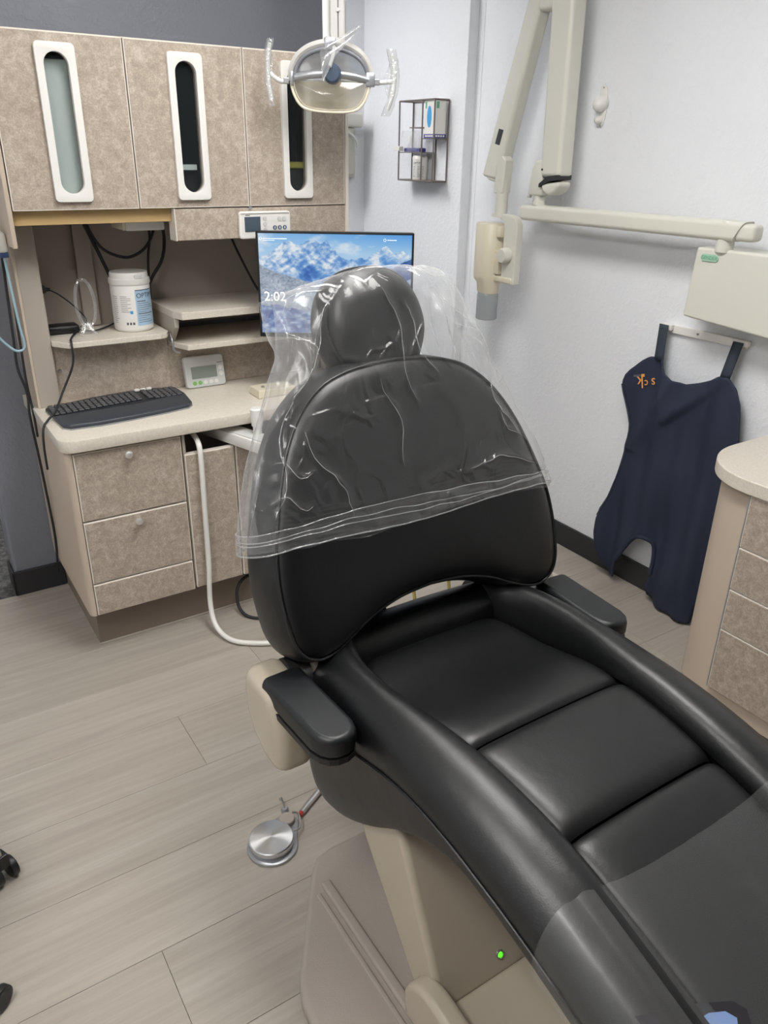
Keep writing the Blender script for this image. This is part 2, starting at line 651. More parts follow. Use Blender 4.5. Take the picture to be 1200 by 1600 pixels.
def textbm(s, size, ext=0.0003, align='CENTER'):
    cu = bpy.data.curves.new('txt', 'FONT')
    cu.body = s
    cu.size = size
    cu.extrude = ext
    cu.align_x = align
    cu.align_y = 'CENTER'
    cu.resolution_u = 3
    ob = bpy.data.objects.new('txt', cu)
    S.collection.objects.link(ob)
    dg = bpy.context.evaluated_depsgraph_get()
    me = bpy.data.meshes.new_from_object(ob.evaluated_get(dg))
    b = BM()
    b.from_mesh(me)
    bpy.data.objects.remove(ob)
    bpy.data.curves.remove(cu)
    bpy.data.meshes.remove(me)
    return b


def basis(o, ex, ey, ez):
    ex, ey, ez, o = Vector(ex), Vector(ey), Vector(ez), Vector(o)
    return Matrix(((ex.x, ey.x, ez.x, o.x), (ex.y, ey.y, ez.y, o.y), (ex.z, ey.z, ez.z, o.z), (0, 0, 0, 1)))


FRONT = lambda x, y, z: basis((x, y, z), (1, 0, 0), (0, 0, 1), (0, -1, 0))       # a face turned to -y
LEFTW = lambda x, y, z: basis((x, y, z), (0, -1, 0), (0, 0, 1), (-1, 0, 0))      # a face turned to -x


def interp(tab, q):
    xs = [a for a, b in tab]
    ys = [b for a, b in tab]
    return float(np.interp(q, xs, ys))


def smooth_tab(tab, n=200, win=13):
    xs = np.array([a for a, b in tab], float)
    ys = np.array([b for a, b in tab], float)
    X = np.linspace(xs[0], xs[-1], n)
    Y = np.interp(X, xs, ys)
    k = np.hanning(win + 2)[1:-1]
    k /= k.sum()
    Y = np.convolve(np.pad(Y, win // 2, mode='edge'), k, 'valid')
    return list(zip(X, Y))


# ================================================================== THE ROOM
XW, XR, YB, CZ = 2.32, 2.27, 2.885, 2.5
mk('floor', box((-1.6, -2.5, -0.06), (2.4, 2.884, -0.004)), 'floor_gap', kind='structure')
floor = bpy.data.objects['floor']
tag(floor, 'pale greige wood-look plank floor')
mk('floor_hall', box((-1.6, 2.8845, -0.06), (2.4, 3.75, 0.0)), 'carpet', kind='structure', label='dark grey flecked carpet beyond the pillar')
PW, PL = 0.238, 1.22
rows = []
y0 = 1.176 - PW * 15
k = 0
full = None
while y0 < 2.88:
    y1 = min(y0 + PW, 2.884)
    if abs(y1 - 1.176) < 0.01: off = 0.223
    elif abs(y1 - 1.89) < 0.01: off = 0.508
    elif 0.8 < y1 < 2.2: off = 0.80 + random.uniform(0, 0.06)
    else: off = random.uniform(0, PL)
    x = off - PL * 4
    while x < XW + .02:
        a, b = max(x, -1.6), min(x + PL, XW + 0.02)
        if b - a > 0.02:
            g = 0.0004
            whole = (b - a > PL - 1e-6) and (y1 - y0 > PW - 1e-6)
            if whole and full:
                o = bpy.data.objects.new('plank', full)
                S.collection.objects.link(o)
            else:
                bmp = box((0 + g, 0 + g, -0.004), (b - a - g, y1 - y0 - g, 0.0), 0.0007, 1)
                o = mk('plank', bmp, 'wood')
                if whole: full = o.data
            o.parent = floor
            o.location = (a, y0, 0)
        x += PL
    y0 += PW
mk('ceiling', box((-1.6, -2.5, CZ), (2.5, 3.83, CZ + 0.1)), 'ceiling', kind='structure')
# right wall: near stretch with the x-ray unit, then the part that stands 5 cm proud
mk('wall_right', box((XW, -2.5, 0), (XW + 0.12, 2.9, CZ)), 'wall_white', kind='structure', label='white textured wall behind the x-ray unit')
mk('wall_passage', box((XR, 2.9, 0), (XR + 0.17, 3.8, CZ), 0.006, 2), 'wall_white', kind='structure', smooth=40, wn=True, label='white wall stretch with the wire rack')
mk('wall_far', box((-1.6, 3.71, 0), (XR, 3.83, CZ)), 'wall_white', kind='structure')
mk('wall_back', box((0.235, YB, 0), (1.652, 3.0, CZ), 0.012, 3), 'wall_slate', kind='structure', smooth=40, wn=True, label='slate grey wall behind the cabinets, its end showing as a pillar')
mk('wall_left', box((-1.72, -2.5, 0), (-1.6, 3.83, CZ)), 'wall_white', kind='structure')
mk('wall_front', box((-1.72, -2.62, 0), (XW + 0.12, -2.5, CZ)), 'wall_dim', kind='structure')
mk('baseboard_right', box((XW - 0.012, -2.5, 0), (XW, 2.9, 0.1), 0.003, 2), 'dark_base', kind='structure')
bm = box((0.225, YB - 0.01, 0), (0.41, YB, 0.1), 0.004, 2)
box((0.225, YB - 0.01, 0), (0.235, 3.0, 0.1), 0.004, 2, bm)
mk('baseboard_back', bm, 'dark_base', kind='structure')
mk('baseboard_passage', box((XR - 0.01, 2.9, 0), (XR, 3.71, 0.1)), 'dark_base', kind='structure')
mk('trim_1', box((XW - 0.002, 2.862, 0.1), (XW, 2.9, CZ)), 'wall_white', kind='structure', label='narrow cover strip up the inner corner of the white wall')

for i, (x, y, sx, sy, lab) in enumerate(((0.95, 1.35, 0.6, 1.2, 'recessed white ceiling light panel above the dental chair'),
                                         (-0.6, 0.7, 0.6, 1.2, 'unseen ceiling fill panel added behind the camera, left of the chair'),  # unseen panel, added as fill to even out the room light
                                         (0.9, 3.35, 1.2, 0.45, 'recessed white ceiling light panel over the carpeted passage'))):
    t_ = thing('ceiling_light', lab, 'light', (x, y, CZ))
    f_ = BM()
    for s in (-1, 1):
        box((x + s * sx / 2 - 0.02, y - sy / 2 - 0.02, CZ - 0.012), (x + s * sx / 2 + 0.02, y + sy / 2 + 0.02, CZ), 0.002, 1, f_)
        box((x - sx / 2 + 0.02, y + s * sy / 2 - 0.02, CZ - 0.012), (x + sx / 2 - 0.02, y + s * sy / 2 + 0.02, CZ), 0.002, 1, f_)
    mk('frame', f_, 'plastic_white', t_)
    mk('diffuser', box((x - sx / 2 + 0.02, y - sy / 2 + 0.02, CZ - 0.006), (x + sx / 2 - 0.02, y + sy / 2 - 0.02, CZ - 0.001)), 'diffuser', t_)

# ================================================================== WALL CABINET WITH THREE WINDOWED DOORS
CX0, CX1, YF, YN = 0.386, 1.456, 2.50, 2.88
t_ = thing('wall_cabinet', 'taupe speckled wall cabinet with three doors above the desk', 'cabinet', (0.92, 2.7, 1.385))
bm = BM()
box((CX0, YF + 0.02, 1.808), (CX1, YN, 1.826), 0, 1, bm)
box((CX0, YF + 0.02, 1.383), (CX1, YN, 1.401), 0, 1, bm)
box((CX0, YN - 0.02, 1.40), (CX1, YN, 1.81), 0, 1, bm)
for x in (CX0 + 0.356, CX0 + 0.712):
    box((x - 0.008, YF + 0.02, 1.40), (x + 0.008, YN - 0.02, 1.81), 0, 1, bm)
mk('body', bm, 'cabinet_inside', t_)
mk('top_panel', box((CX0 - 0.012, YF + 0.02, 1.826), (CX1 + 0.012, YN, 1.83)), 'edge', t_)
sidep = [(CX0 - 0.014, YF, 1.83), (CX0 - 0.014, YF, 1.285)]
for a in range(0, 91, 15):
    sidep.append((CX0 - 0.014, 2.69 + 0.06 * math.sin(R(a)), 1.345 - 0.06 * math.cos(R(a))))
sidep += [(CX0 - 0.014, 2.75, 1.40), (CX0 - 0.014, YN, 1.40), (CX0 - 0.014, YN, 1.83)]
mk('side_panel', prism(sidep, (0.013, 0, 0), 0.003, 2), 'beige', t_, smooth=40)
mk('side_panel', box((CX1, YF, 0.765), (CX1 + 0.014, YN, 1.83), 0.003), 'edge', t_)
for i in range(3):
    x0, x1 = CX0 + 0.356 * i + 0.0025, CX0 + 0.356 * (i + 1) - 0.0025
    hx = x0 + 0.17
    hx = (0.556, 0.914, 1.272)[i]
    door_hole = [(hx + a, YF, 1.604 + b) for a, b in rrect(0.066, 0.355, 0.0328, 8)]
    d = mk('door', prism([(x0, YF, 1.386), (x1, YF, 1.386), (x1, YF, 1.825), (x0, YF, 1.825)], (0, 0.018, 0), holes=[door_hole]), 'laminate', t_)
    eb = BM()
    for lo, hi in (((x0 - 0.0004, YF - 0.0006, 1.3848), (x0 + 0.0018, YF + 0.019, 1.8262)), ((x1 - 0.0018, YF - 0.0006, 1.3848), (x1 + 0.0004, YF + 0.019, 1.8262)),
                   ((x0, YF - 0.0006, 1.8240), (x1, YF + 0.019, 1.8265)), ((x0, YF - 0.0006, 1.3845), (x1, YF + 0.019, 1.3862))):
        box(lo, hi, 0, 1, eb)
    mk('edge_band', eb, 'edge', d)
    outer = [(hx + a, YF - 0.013, 1.604 + b) for a, b in rrect(0.104, 0.396, 0.012, 4)]
    inner = [(hx + a, YF - 0.013, 1.604 + b) for a, b in rrect(0.064, 0.352, 0.0318, 10)]
    mk('window_frame', prism(outer, (0, 0.0155, 0), 0.004, 3, holes=[inner]), 'plastic_white', d, smooth=50)
    mk('window_pane', prism([(hx + a, YF + 0.006, 1.604 + b) for a, b in rrect(0.066, 0.354, 0.0328, 8)], (0, 0.003, 0)), 'smoke_glass', d)
mk('bottom_rail', box((CX0, YF + 0.03, 1.343), (0.845, YF + 0.05, 1.383), 0.001, 1), 'woodrail', t_, label='bare wooden rail under the left door')
mk('under_panel', box((0.60, 2.60, 1.337), (0.86, YN, 1.347)), 'plastic_grey', t_)
fa = mk('fascia', box((0.848, YF + 0.002, 1.287), (CX1, YF + 0.02, 1.380), 0.0015, 1), 'laminate', t_)
mk('edge_band', box((0.846, YF + 0.001, 1.286), (0.849, YF + 0.06, 1.381)), 'edge', fa)
mk('hinge_cover', cyl((1.098, YF - 0.004, 1.38), (1.098, YF + 0.006, 1.38), 0.006, n=12), 'chrome', t_)

tag(mk('folder', box((0.50, 2.524, 1.425), (0.605, 2.56, 1.765), 0.002, 1), 'paper', loc=(0.55, 2.6, 1.401)), 'pale green paper folder behind the left cabinet window', 'folder')
bx = bpy.data.objects['folder']
mk('edge', box((0.50, 2.526, 1.401), (0.605, 2.56, 1.425), 0.002, 1), 'dark_base', bx)
tag(mk('paper_slip', box((0.885, 2.54, 1.490), (0.945, 2.575, 1.505), 0, 1), 'paper', loc=(0.91, 2.58, 1.49)), 'crumpled pale slip behind the middle cabinet window', 'paper')
mk('tray', box((0.87, 2.56, 1.401), (0.96, 2.68, 1.49), 0.004, 1), 'black', bpy.data.objects['paper_slip'])
tag(mk('storage_box', box((1.22, 2.535, 1.401), (1.33, 2.66, 1.495), 0.004, 1), 'black', loc=(1.27, 2.6, 1.401)), 'dark box with a lime lid behind the right cabinet window', 'box')
mk('lid', box((1.217, 2.532, 1.495), (1.333, 2.663, 1.515), 0.003, 1), 'lime', bpy.data.objects['storage_box'])

# light fitting under the cabinet
t_ = thing('under_cabinet_light', 'white slim light fitting hanging under the wall cabinet', 'light', (0.80, 2.72, 1.31))
mk('housing', box((0.745, 2.68, 1.305), (0.87, 2.82, 1.336), 0.004), 'plastic_white', t_, smooth=40)
mk('end_cap', box((0.733, 2.682, 1.307), (0.745, 2.818, 1.334), 0.003), 'plastic_ivory', t_, smooth=40)

# ------------------------------------------------------------------ desk hutch below
t_ = thing('desk_hutch', 'beige open desk hutch with shelves standing on the counter', 'hutch', (0.92, 2.8, 0.765))
bm = box((0.397, 2.683, 0.765), (0.462, 2.70, 1.345), 0.002, 1)
mk('side_post', bm, 'greige', t_)
mk('side_panel', box((0.390, 2.684, 0.765), (0.398, YN, 1.40), 0.001, 1), 'beige', t_)
mk('back_panel', box((0.40, 2.868, 0.96), (CX1, 2.88, 1.383)), 'niche', t_)
mk('backsplash', box((0.462, 2.70, 0.766), (0.846, 2.712, 0.965), 0.001, 1), 'laminate', t_)
mk('backsplash', box((0.846, 2.70, 0.766), (CX1, 2.712, 0.925), 0.001, 1), 'laminate', t_)
mk('edge_band', box((0.459, 2.698, 0.766), (0.463, 2.705, 0.965)), 'edge', t_)
mk('cable_duct', box((0.61, 2.845, 0.985), (0.665, 2.868, 1.34), 0.004), 'niche', t_, smooth=40)
mk('screw_cap', cyl((0.477, 2.699, 0.878), (0.477, 2.694, 0.878), 0.007, 0.006, 14), 'chrome', t_)
sh = [(0.462, 2.868, 0.964), (0.462, 2.67, 0.964), (0.50, 2.615, 0.964), (0.80, 2.615, 0.964), (0.825, 2.628, 0.964), (0.838, 2.655, 0.964), (0.838, 2.868, 0.964)]
mk('shelf', prism(sh, (0, 0, 0.018), 0.002, 2), 'counter', t_)
# stepped shelf unit on the right
mk('upper_shelf', prism([(0.845, 2.868, 1.030), (0.845, 2.61, 1.030), (0.86, 2.56, 1.030), (1.43, 2.56, 1.030), (1.43, 2.868, 1.030)], (0, 0, 0.025), 0.002, 2), 'counter', t_)
mk('shelf_side', prism([(0.845, 2.868, 0.94), (0.845, 2.66, 0.94), (0.845, 2.60, 1.0), (0.845, 2.60, 1.03), (0.845, 2.868, 1.03)], (0.016, 0, 0), 0.001, 1), 'greige', t_)
mk('lower_shelf', prism([(0.85, 2.70, 0.925), (0.85, 2.64, 0.925), (0.875, 2.57, 0.925), (1.43, 2.57, 0.925), (1.43, 2.868, 0.925), (0.85, 2.868, 0.925)], (0, 0, 0.019), 0.002, 2), 'counter', t_)
bm = tube([(0.846, 2.655, 0.97), (0.846, 2.64, 0.945), (0.848, 2.64, 0.915), (0.87, 2.645, 0.905)], 0.004, 6)
mk('shelf_bracket', bm, 'silver', t_, smooth=60)

# ------------------------------------------------------------------ base cabinet and worktop
t_ = thing('base_cabinet', 'taupe speckled base cabinet with drawers and doors under the desk counter', 'cabinet', (0.92, 2.6, 0))
bm = BM()
side = [(0.397 - 0.012, YN, 0.152)]
for a in range(0, 91, 15):
    side.append((0.385 + 0.02 - 0.02 * math.cos(R(a)), 2.345 - 0.02 * math.sin(R(a)), 0.152))
side += [(0.405, YN, 0.152)]
mk('side_panel', prism(side, (0, 0, 0.573), 0.001, 1), 'beige', t_, smooth=40)
bm = box((0.405, 2.345, 0.152), (CX1, YN, 0.17))
box((0.735, 2.345, 0.17), (0.75, YN, 0.724), 0, 1, bm)
box((CX1 - 0.016, 2.345, 0.17), (CX1, YN, 0.724), 0, 1, bm)
box((0.405, YN - 0.02, 0.17), (CX1, YN, 0.724), 0, 1, bm)
box((0.405, 2.343, 0.716), (0.75, 2.36, 0.724), 0, 1, bm)
box((0.743, 2.325, 0.655), (0.752, 2.345, 0.724), 0, 1, bm)
mk('carcass', bm, 'greige', t_)
mk('toe_kick', box((0.412, 2.394, 0), (CX1, YN, 0.152)), 'toekick', t_)
mk('toe_bead', box((0.408, 2.388, 0), (CX1, 2.394, 0.006), 0.001, 1), 'greige', t_)


def front(name, x0, x1, z0, z1, parent, knob=None):
    d = mk(name, box((x0 + 0.003, 2.32, z0 + 0.003), (x1 - 0.003, 2.338, z1 - 0.003), 0.0008, 1), 'laminate', parent)
    mk('edge_band', box((x0, 2.3215, z0), (x1, 2.343, z1), 0.001, 1), 'edge', d)
    if knob:
        kx, kz = knob
        mk('knob', lathe([(0.0045, 0), (0.0045, 0.012), (0.010, 0.014), (0.0125, 0.018), (0.0115, 0.024), (0.006, 0.027), (0, 0.0275)], (kx, 2.32, kz), (0, -1, 0), 20), 'knob_steel', d, smooth=50)
    return d


front('drawer', 0.407, 0.738, 0.494, 0.716, t_, (0.566, 0.695))
front('drawer', 0.407, 0.738, 0.272, 0.488, t_, (0.572, 0.467))
front('drawer', 0.407, 0.738, 0.156, 0.267, t_)
front('door', 0.746, 0.915, 0.160, 0.652, t_)
front('door', 0.921, 1.09, 0.160, 0.652, t_)
front('door', 1.096, 1.265, 0.160, 0.652, t_)
front('door', 1.271, 1.445, 0.160, 0.652, t_)
top = [(0.374, YN, 0.727)]
for a in range(0, 91, 10):
    top.append((0.374 + 0.045 - 0.045 * math.cos(R(a)), 2.345 - 0.045 * math.sin(R(a)) + 0.0, 0.727))
top += [(1.47, 2.30, 0.727), (1.47, YN, 0.727)]
tag(mk('countertop', prism(top, (0, 0, 0.038), 0.003, 2), 'counter', loc=(0.92, 2.6, 0.727), smooth=35), 'cream stone-look countertop carrying the keyboard', 'countertop')
# ------------------------------------------------------------------ keyboard
t_ = thing('keyboard', 'black computer keyboard with palm rest and three white keys', 'keyboard', (0.63, 2.55, 0.765))
kb = [(0.402, 2.635), (0.408, 2.52), (0.70, 2.53), (0.852, 2.575), (0.848, 2.67), (0.775, 2.698), (0.68, 2.700), (0.56, 2.685), (0.47, 2.66)]
mk('tray', prism([(x, y, 0.766) for x, y in kb], (0, 0, 0.013), 0.004, 2), 'keyboard', t_, smooth=40)
pr = [(0.406, 2.525), (0.412, 2.43), (0.43, 2.407), (0.52, 2.400), (0.62, 2.408), (0.74, 2.425), (0.815, 2.442), (0.836, 2.468), (0.850, 2.572), (0.80, 2.563), (0.68, 2.532), (0.55, 2.525)]
mk('palm_rest', prism([(x, y, 0.766) for x, y in pr], (0, 0, 0.016), 0.006, 3), 'palm', t_, smooth=40)
mk('trim', prism([(x, y - 0.003, 0.7655) for x, y in pr[1:8]] + [(x, y + 0.01, 0.7655) for x, y in pr[1:8]][::-1], (0, 0, 0.004)), 'silver', t_)
keys = BM()
for r_ in range(5):
    for c_ in range(22):
        if c_ in (15,): continue
        x = 0.418 + c_ * 0.0195
        bend = 0.030 * math.exp(-((x - 0.66) / 0.15) ** 2)
        slope = 0.055 * (x - 0.42) / 0.43
        y = 2.538 + r_ * 0.0215 + slope * 0.75 + bend * 0.35 - (0.012 if x > 0.73 else 0)
        if y > 2.69: continue
        box((x - 0.0082, y - 0.009, 0.779), (x + 0.0082, y + 0.009, 0.7855), 0.002, 1, keys)
mk('keys', keys, 'key', t_, kind='stuff')
for i in range(3):
    x = 0.715 + i * 0.021
    mk('white_key', box((x - 0.009, 2.672, 0.779), (x + 0.009, 2.685, 0.787), 0.002, 1), 'plastic_white', t_, label='white key')
# ------------------------------------------------------------------ thermostat shaped desk unit
t_ = thing('desk_monitor_unit', 'small white digital unit with grey display leaning on the backsplash', 'device', (0.963, 2.67, 0.766))
MT = basis((0.963, 2.655, 0.767), (1, 0, 0), (0, 0.2, 0.98), (0, -0.98, 0.2))


def local(bm, M):
    bm.transform(M)
    return bm


bm = prism([(a, b + 0.056, -0.026) for a, b in rrect(0.148, 0.112, 0.012, 4)], (0, 0, 0.026), 0.005, 3)
mk('casing', local(bm, MT), 'plastic_grey', t_, smooth=40, wn=True)
mk('display', local(box((-0.052, 0.032, 0.0), (0.043, 0.075, 0.0012)), MT), 'lcd', t_)
for i in range(5):
    b = mk('button', local(cyl((-0.045 + i * 0.0205, 0.017, 0), (-0.045 + i * 0.0205, 0.017, 0.0015), 0.0075, n=16), MT), 'green_button' if i < 2 else 'plastic_white', t_)
    if i < 2: b['label'] = 'green button'
for z in (0.042, 0.064):
    mk('button', local(cyl((0.058, z, 0), (0.058, z, 0.0015), 0.008, n=16), MT), 'plastic_white', t_)
mk('print', local(box((0.047, 0.081, 0), (0.07, 0.083, 0.0006)), MT), 'label_text', t_)
# ------------------------------------------------------------------ wipes canister


def wrap_text(s, size, r, ang0, z, c):
    b = textbm(s, size, 0.0, 'LEFT')
    for v in b.verts:
        a = ang0 + v.co.x / r
        v.co = Vector((c[0] + (r + 0.0008) * math.sin(a), c[1] - (r + 0.0008) * math.cos(a), z + v.co.y))
    return b


def arc_patch(a0, a1, z0, z1, r, c, n=14):
    return grid(lambda u, v: Vector((c[0] + r * math.sin(a0 + (a1 - a0) * u), c[1] - r * math.cos(a0 + (a1 - a0) * u), z0 + (z1 - z0) * v)), n, 2)


cc = (0.748, 2.735)
t_ = thing('wipes_canister', 'large white wipes canister with blue label on the hutch shelf', 'canister', (cc[0], cc[1], 0.982))
mk('body', lathe([(0, 0), (0.057, 0), (0.064, 0.006), (0.065, 0.012), (0.065, 0.150), (0.062, 0.156), (0, 0.156)], (cc[0], cc[1], 0.982), n=48), 'plastic_white', t_, smooth=40)
mk('lid', lathe([(0, 0.154), (0.066, 0.154), (0.068, 0.158), (0.067, 0.172), (0.063, 0.176), (0.062, 0.190), (0.060, 0.193), (0, 0.192)], (cc[0], cc[1], 0.982), n=48), 'plastic_white', t_, smooth=40)
mk('lid_tab', box((cc[0] + 0.0, cc[1] - 0.066, 1.157), (cc[0] + 0.026, cc[1] - 0.052, 1.170), 0.003), 'plastic_grey', t_)
lb = mk('label_panel', arc_patch(R(-4), R(62), 1.004, 1.118, 0.0655, cc), 'label_blue', t_, label='pale blue label panel')
mk('lettering', wrap_text('OPTIM', 0.022, 0.0655, R(-1), 1.102, cc), 'text_dark', lb)
mk('headline', arc_patch(R(-3), R(60), 1.1185, 1.1215, 0.066, cc), 'steel_blue', lb)
sm = BM()
for i in range(11):
    z = 1.083 - i * 0.0068
    merge(sm, arc_patch(R(0), R(0 + random.choice((28, 40, 52, 55))), z, z + (0.0028 if i in (0, 6) else 0.0014), 0.0662, cc, 8))
mk('small_print', sm, 'label_text', lb, kind='stuff')
sm = BM()
for i in range(9):
    z = 1.10 - i * 0.0062
    merge(sm, arc_patch(R(-48), R(-48 + random.choice((20, 26, 30))), z, z + 0.0013, 0.0656, cc, 6))
for i in range(14):
    z = 1.10 - i * 0.0066
    merge(sm, arc_patch(R(-78), R(-78 + random.choice((14, 18, 20))), z, z + 0.0013, 0.0656, cc, 6))
for i in range(3):
    merge(sm, arc_patch(R(-36 + 9 * i), R(-30 + 9 * i), 1.008, 1.016, 0.0656, cc, 4))
mk('side_print', sm, 'label_text', t_, kind='stuff')
mk('blue_mark', arc_patch(R(-22), R(-14), 1.044, 1.054, 0.0657, cc, 4), 'blue', t_)
# ------------------------------------------------------------------ acrylic oval stand
t_ = thing('acrylic_stand', 'clear acrylic oval ring stand left of the white wipes canister', 'stand', (0.585, 2.70, 0.983))
el = [(0.590 + 0.030 * math.cos(a), 2.715 + 0.05 * (1 - math.sin(a)) * -0.15, 1.085 + 0.075 * math.sin(a)) for a in np.linspace(0, 2 * math.pi, 41)]
mk('ring', tube(el, 0.0055, 10, 0, closed=True), 'acrylic', t_, smooth=60)
for s in (-1, 1):
    mk('foot', tube([(0.585 + s * 0.006, 2.712, 1.02), (0.585 + s * 0.014, 2.70, 1.002), (0.585 + s * 0.026, 2.692, 0.984)], 0.0075, 8, 6, flat=0.5), 'acrylic', t_, smooth=60)
mk('brace', prism([(0.563, 2.722, 0.983), (0.575, 2.722, 1.05), (0.60, 2.722, 1.03), (0.615, 2.722, 0.983)], (0, 0.004, 0)), 'acrylic', t_)
# ------------------------------------------------------------------ black adapter and plug
t_ = thing('power_adapter', 'flat black power adapter at the left end of the hutch shelf', 'adapter', (0.52, 2.78, 0.983))
mk('casing', box((0.468, 2.75, 0.983), (0.572, 2.81, 1.012), 0.010, 3), 'black', t_, smooth=40)
mk('cable', tube([(0.57, 2.76, 0.992), (0.61, 2.74, 0.988), (0.66, 2.77, 0.99), (0.70, 2.82, 0.99)], 0.003, 6), 'black_rubber', t_, smooth=60)
t_ = thing('power_plug', 'black plug and thin cord on the side of the hutch above the adapter', 'plug', (0.45, 2.74, 1.14))
mk('body', box((0.462, 2.77, 1.115), (0.488, 2.795, 1.14), 0.005, 2), 'black', t_, smooth=40)
mk('strain_relief', cyl((0.488, 2.782, 1.127), (0.502, 2.782, 1.125), 0.007, 0.005, 12), 'black', t_)
mk('cord', tube([(0.50, 2.782, 1.125), (0.53, 2.775, 1.105), (0.57, 2.765, 1.065), (0.60, 2.77, 1.02), (0.575, 2.765, 0.998)], 0.0025, 6), 'black_rubber', t_, smooth=60)
# ------------------------------------------------------------------ cables
for nm, pts, r_, mt, lab in (
        ('cable', [(0.645, 2.82, 1.34), (0.668, 2.80, 1.275), (0.70, 2.80, 1.235), (0.75, 2.80, 1.213), (0.79, 2.80, 1.214), (0.835, 2.80, 1.24), (0.87, 2.81, 1.29), (0.88, 2.82, 1.34)], 0.005, 'black_rubber', 'black cable sagging in a loop under the wall cabinet'),
        ('cable', [(0.64, 2.83, 1.34), (0.665, 2.82, 1.27), (0.70, 2.83, 1.18), (0.73, 2.84, 1.10)], 0.006, 'black_rubber', 'black cable running down behind the white wipes canister'),
        ('cable', [(0.905, 2.83, 1.34), (0.91, 2.82, 1.27), (0.893, 2.81, 1.20), (0.855, 2.81, 1.145), (0.83, 2.82, 1.10)], 0.006, 'black_rubber', 'thick black cable curving down right of the white wipes canister'),
        ('cable', [(0.865, 2.835, 1.34), (0.862, 2.83, 1.27), (0.848, 2.83, 1.19), (0.842, 2.83, 1.06)], 0.0045, 'black_rubber', 'thin straight black cable right of the white wipes canister'),
        ('cable', [(1.15, 2.82, 1.28), (1.17, 2.80, 1.215), (1.22, 2.78, 1.10), (1.245, 2.77, 1.058)], 0.0045, 'black_rubber', 'black cable slanting down from the fascia behind the monitor'),
        ('cord', [(0.56, 2.755, 0.99), (0.52, 2.66, 0.986), (0.508, 2.603, 0.983), (0.502, 2.598, 0.92), (0.462, 2.60, 0.84), (0.415, 2.53, 0.795), (0.386, 2.51, 0.776), (0.366, 2.495, 0.755), (0.358, 2.49, 0.70), (0.358, 2.50, 0.62)], 0.0035, 'black_rubber', 'black cord hanging from the hutch shelf across the keyboard'),
        ('cord', [(0.368, 2.71, 1.25), (0.362, 2.71, 1.13), (0.355, 2.70, 0.99), (0.352, 2.70, 0.90), (0.366, 2.70, 0.82), (0.362, 2.70, 0.74), (0.366, 2.70, 0.62), (0.372, 2.72, 0.48), (0.38, 2.76, 0.27), (0.375, 2.80, 0.10)], 0.0042, 'black_rubber', 'black cord running down the cabinet side to the floor'),
        ('cord', [(0.372, 2.73, 1.25), (0.377, 2.71, 1.12), (0.373, 2.70, 1.0), (0.370, 2.70, 0.86), (0.374, 2.70, 0.76), (0.360, 2.60, 0.70)], 0.004, 'black_rubber', 'black cord bunched behind the pale cord on the cabinet side'),
        ('cord', [(0.358, 2.60, 1.257), (0.361, 2.60, 1.16), (0.366, 2.60, 1.05), (0.371, 2.60, 0.995), (0.358, 2.60, 0.978), (0.335, 2.60, 0.985), (0.30, 2.60, 1.03), (0.27, 2.60, 1.09)], 0.004, 'teal', 'pale grey-blue cord looping at the left of the hutch'),
        ('hose', [(0.80, 2.40, 0.70), (0.794, 2.325, 0.690), (0.791, 2.298, 0.64), (0.788, 2.296, 0.45), (0.785, 2.296, 0.26), (0.776, 2.29, 0.10), (0.775, 2.24, 0.03), (0.80, 2.16, 0.012), (0.87, 2.10, 0.0105), (0.95, 2.06, 0.0105)], 0.009, 'plastic_white', 'white hose hanging over the cabinet door to the floor'),
        ('cable', [(1.02, 2.38, 0.10), (0.95, 2.37, 0.12), (0.905, 2.355, 0.09), (0.895, 2.33, 0.03), (0.91, 2.28, 0.008), (0.97, 2.24, 0.0065), (1.10, 2.25, 0.0065)], 0.006, 'black_rubber', 'black cable loop on the floor under the cabinet door')):
    tag(mk(nm, tube(pts, r_, 8, 8), mt, loc=pts[-1], smooth=60), lab, nm)
# white wall unit at the hutch's left side
t_ = thing('cord_holder', 'white plastic cord holder on the hutch side, at the left edge', 'holder', (0.355, 2.62, 1.27))
mk('casing', box((0.30, 2.585, 1.265), (0.371, 2.65, 1.325), 0.012, 3), 'plastic_white', t_, smooth=40)
mk('cord_clamp', box((0.345, 2.59, 1.252), (0.370, 2.612, 1.268), 0.003), 'steel_blue', t_)
# swing arm
t_ = thing('swing_arm', 'white swing arm bracket coming out under the counter', 'bracket', (0.95, 2.4, 0.69))
ang = math.atan2(0.11, -0.35)
mk('beam', box((-0.035, 0, 0.66), (0.035, 0.42, 0.70), 0.004, 2, M=Matrix.Translation((0.885, 2.50, 0)) @ Matrix.Rotation(R(180 + 17), 4, 'Z')), 'plastic_white', t_, smooth=40)
mk('beam_cover', box((-0.028, 0.16, 0.70), (0.028, 0.38, 0.705), 0.002, 1, M=Matrix.Translation((0.885, 2.50, 0)) @ Matrix.Rotation(R(180 + 17), 4, 'Z')), 'plastic_grey', t_)
mk('post', cyl((0.975, 2.255, 0.705), (0.975, 2.255, 0.735), 0.014, 0.014, 20), 'plastic_white', t_, smooth=40)
mk('post_cap', lathe([(0, 0), (0.018, 0), (0.021, 0.05), (0.021, 0.055), (0.016, 0.06), (0, 0.06)], (0.975, 2.255, 0.733), n=24), 'plastic_white', t_, smooth=40)
t_ = thing('desk_tray', 'cream box with a steel stud at the back of the counter', 'tray', (1.12, 2.5, 0.766))
mk('casing', box((1.06, 2.42, 0.766), (1.20, 2.50, 0.795), 0.003), 'plastic_ivory', t_)
mk('stud', cyl((1.09, 2.455, 0.795), (1.09, 2.455, 0.80), 0.006, n=12), 'steel', t_)
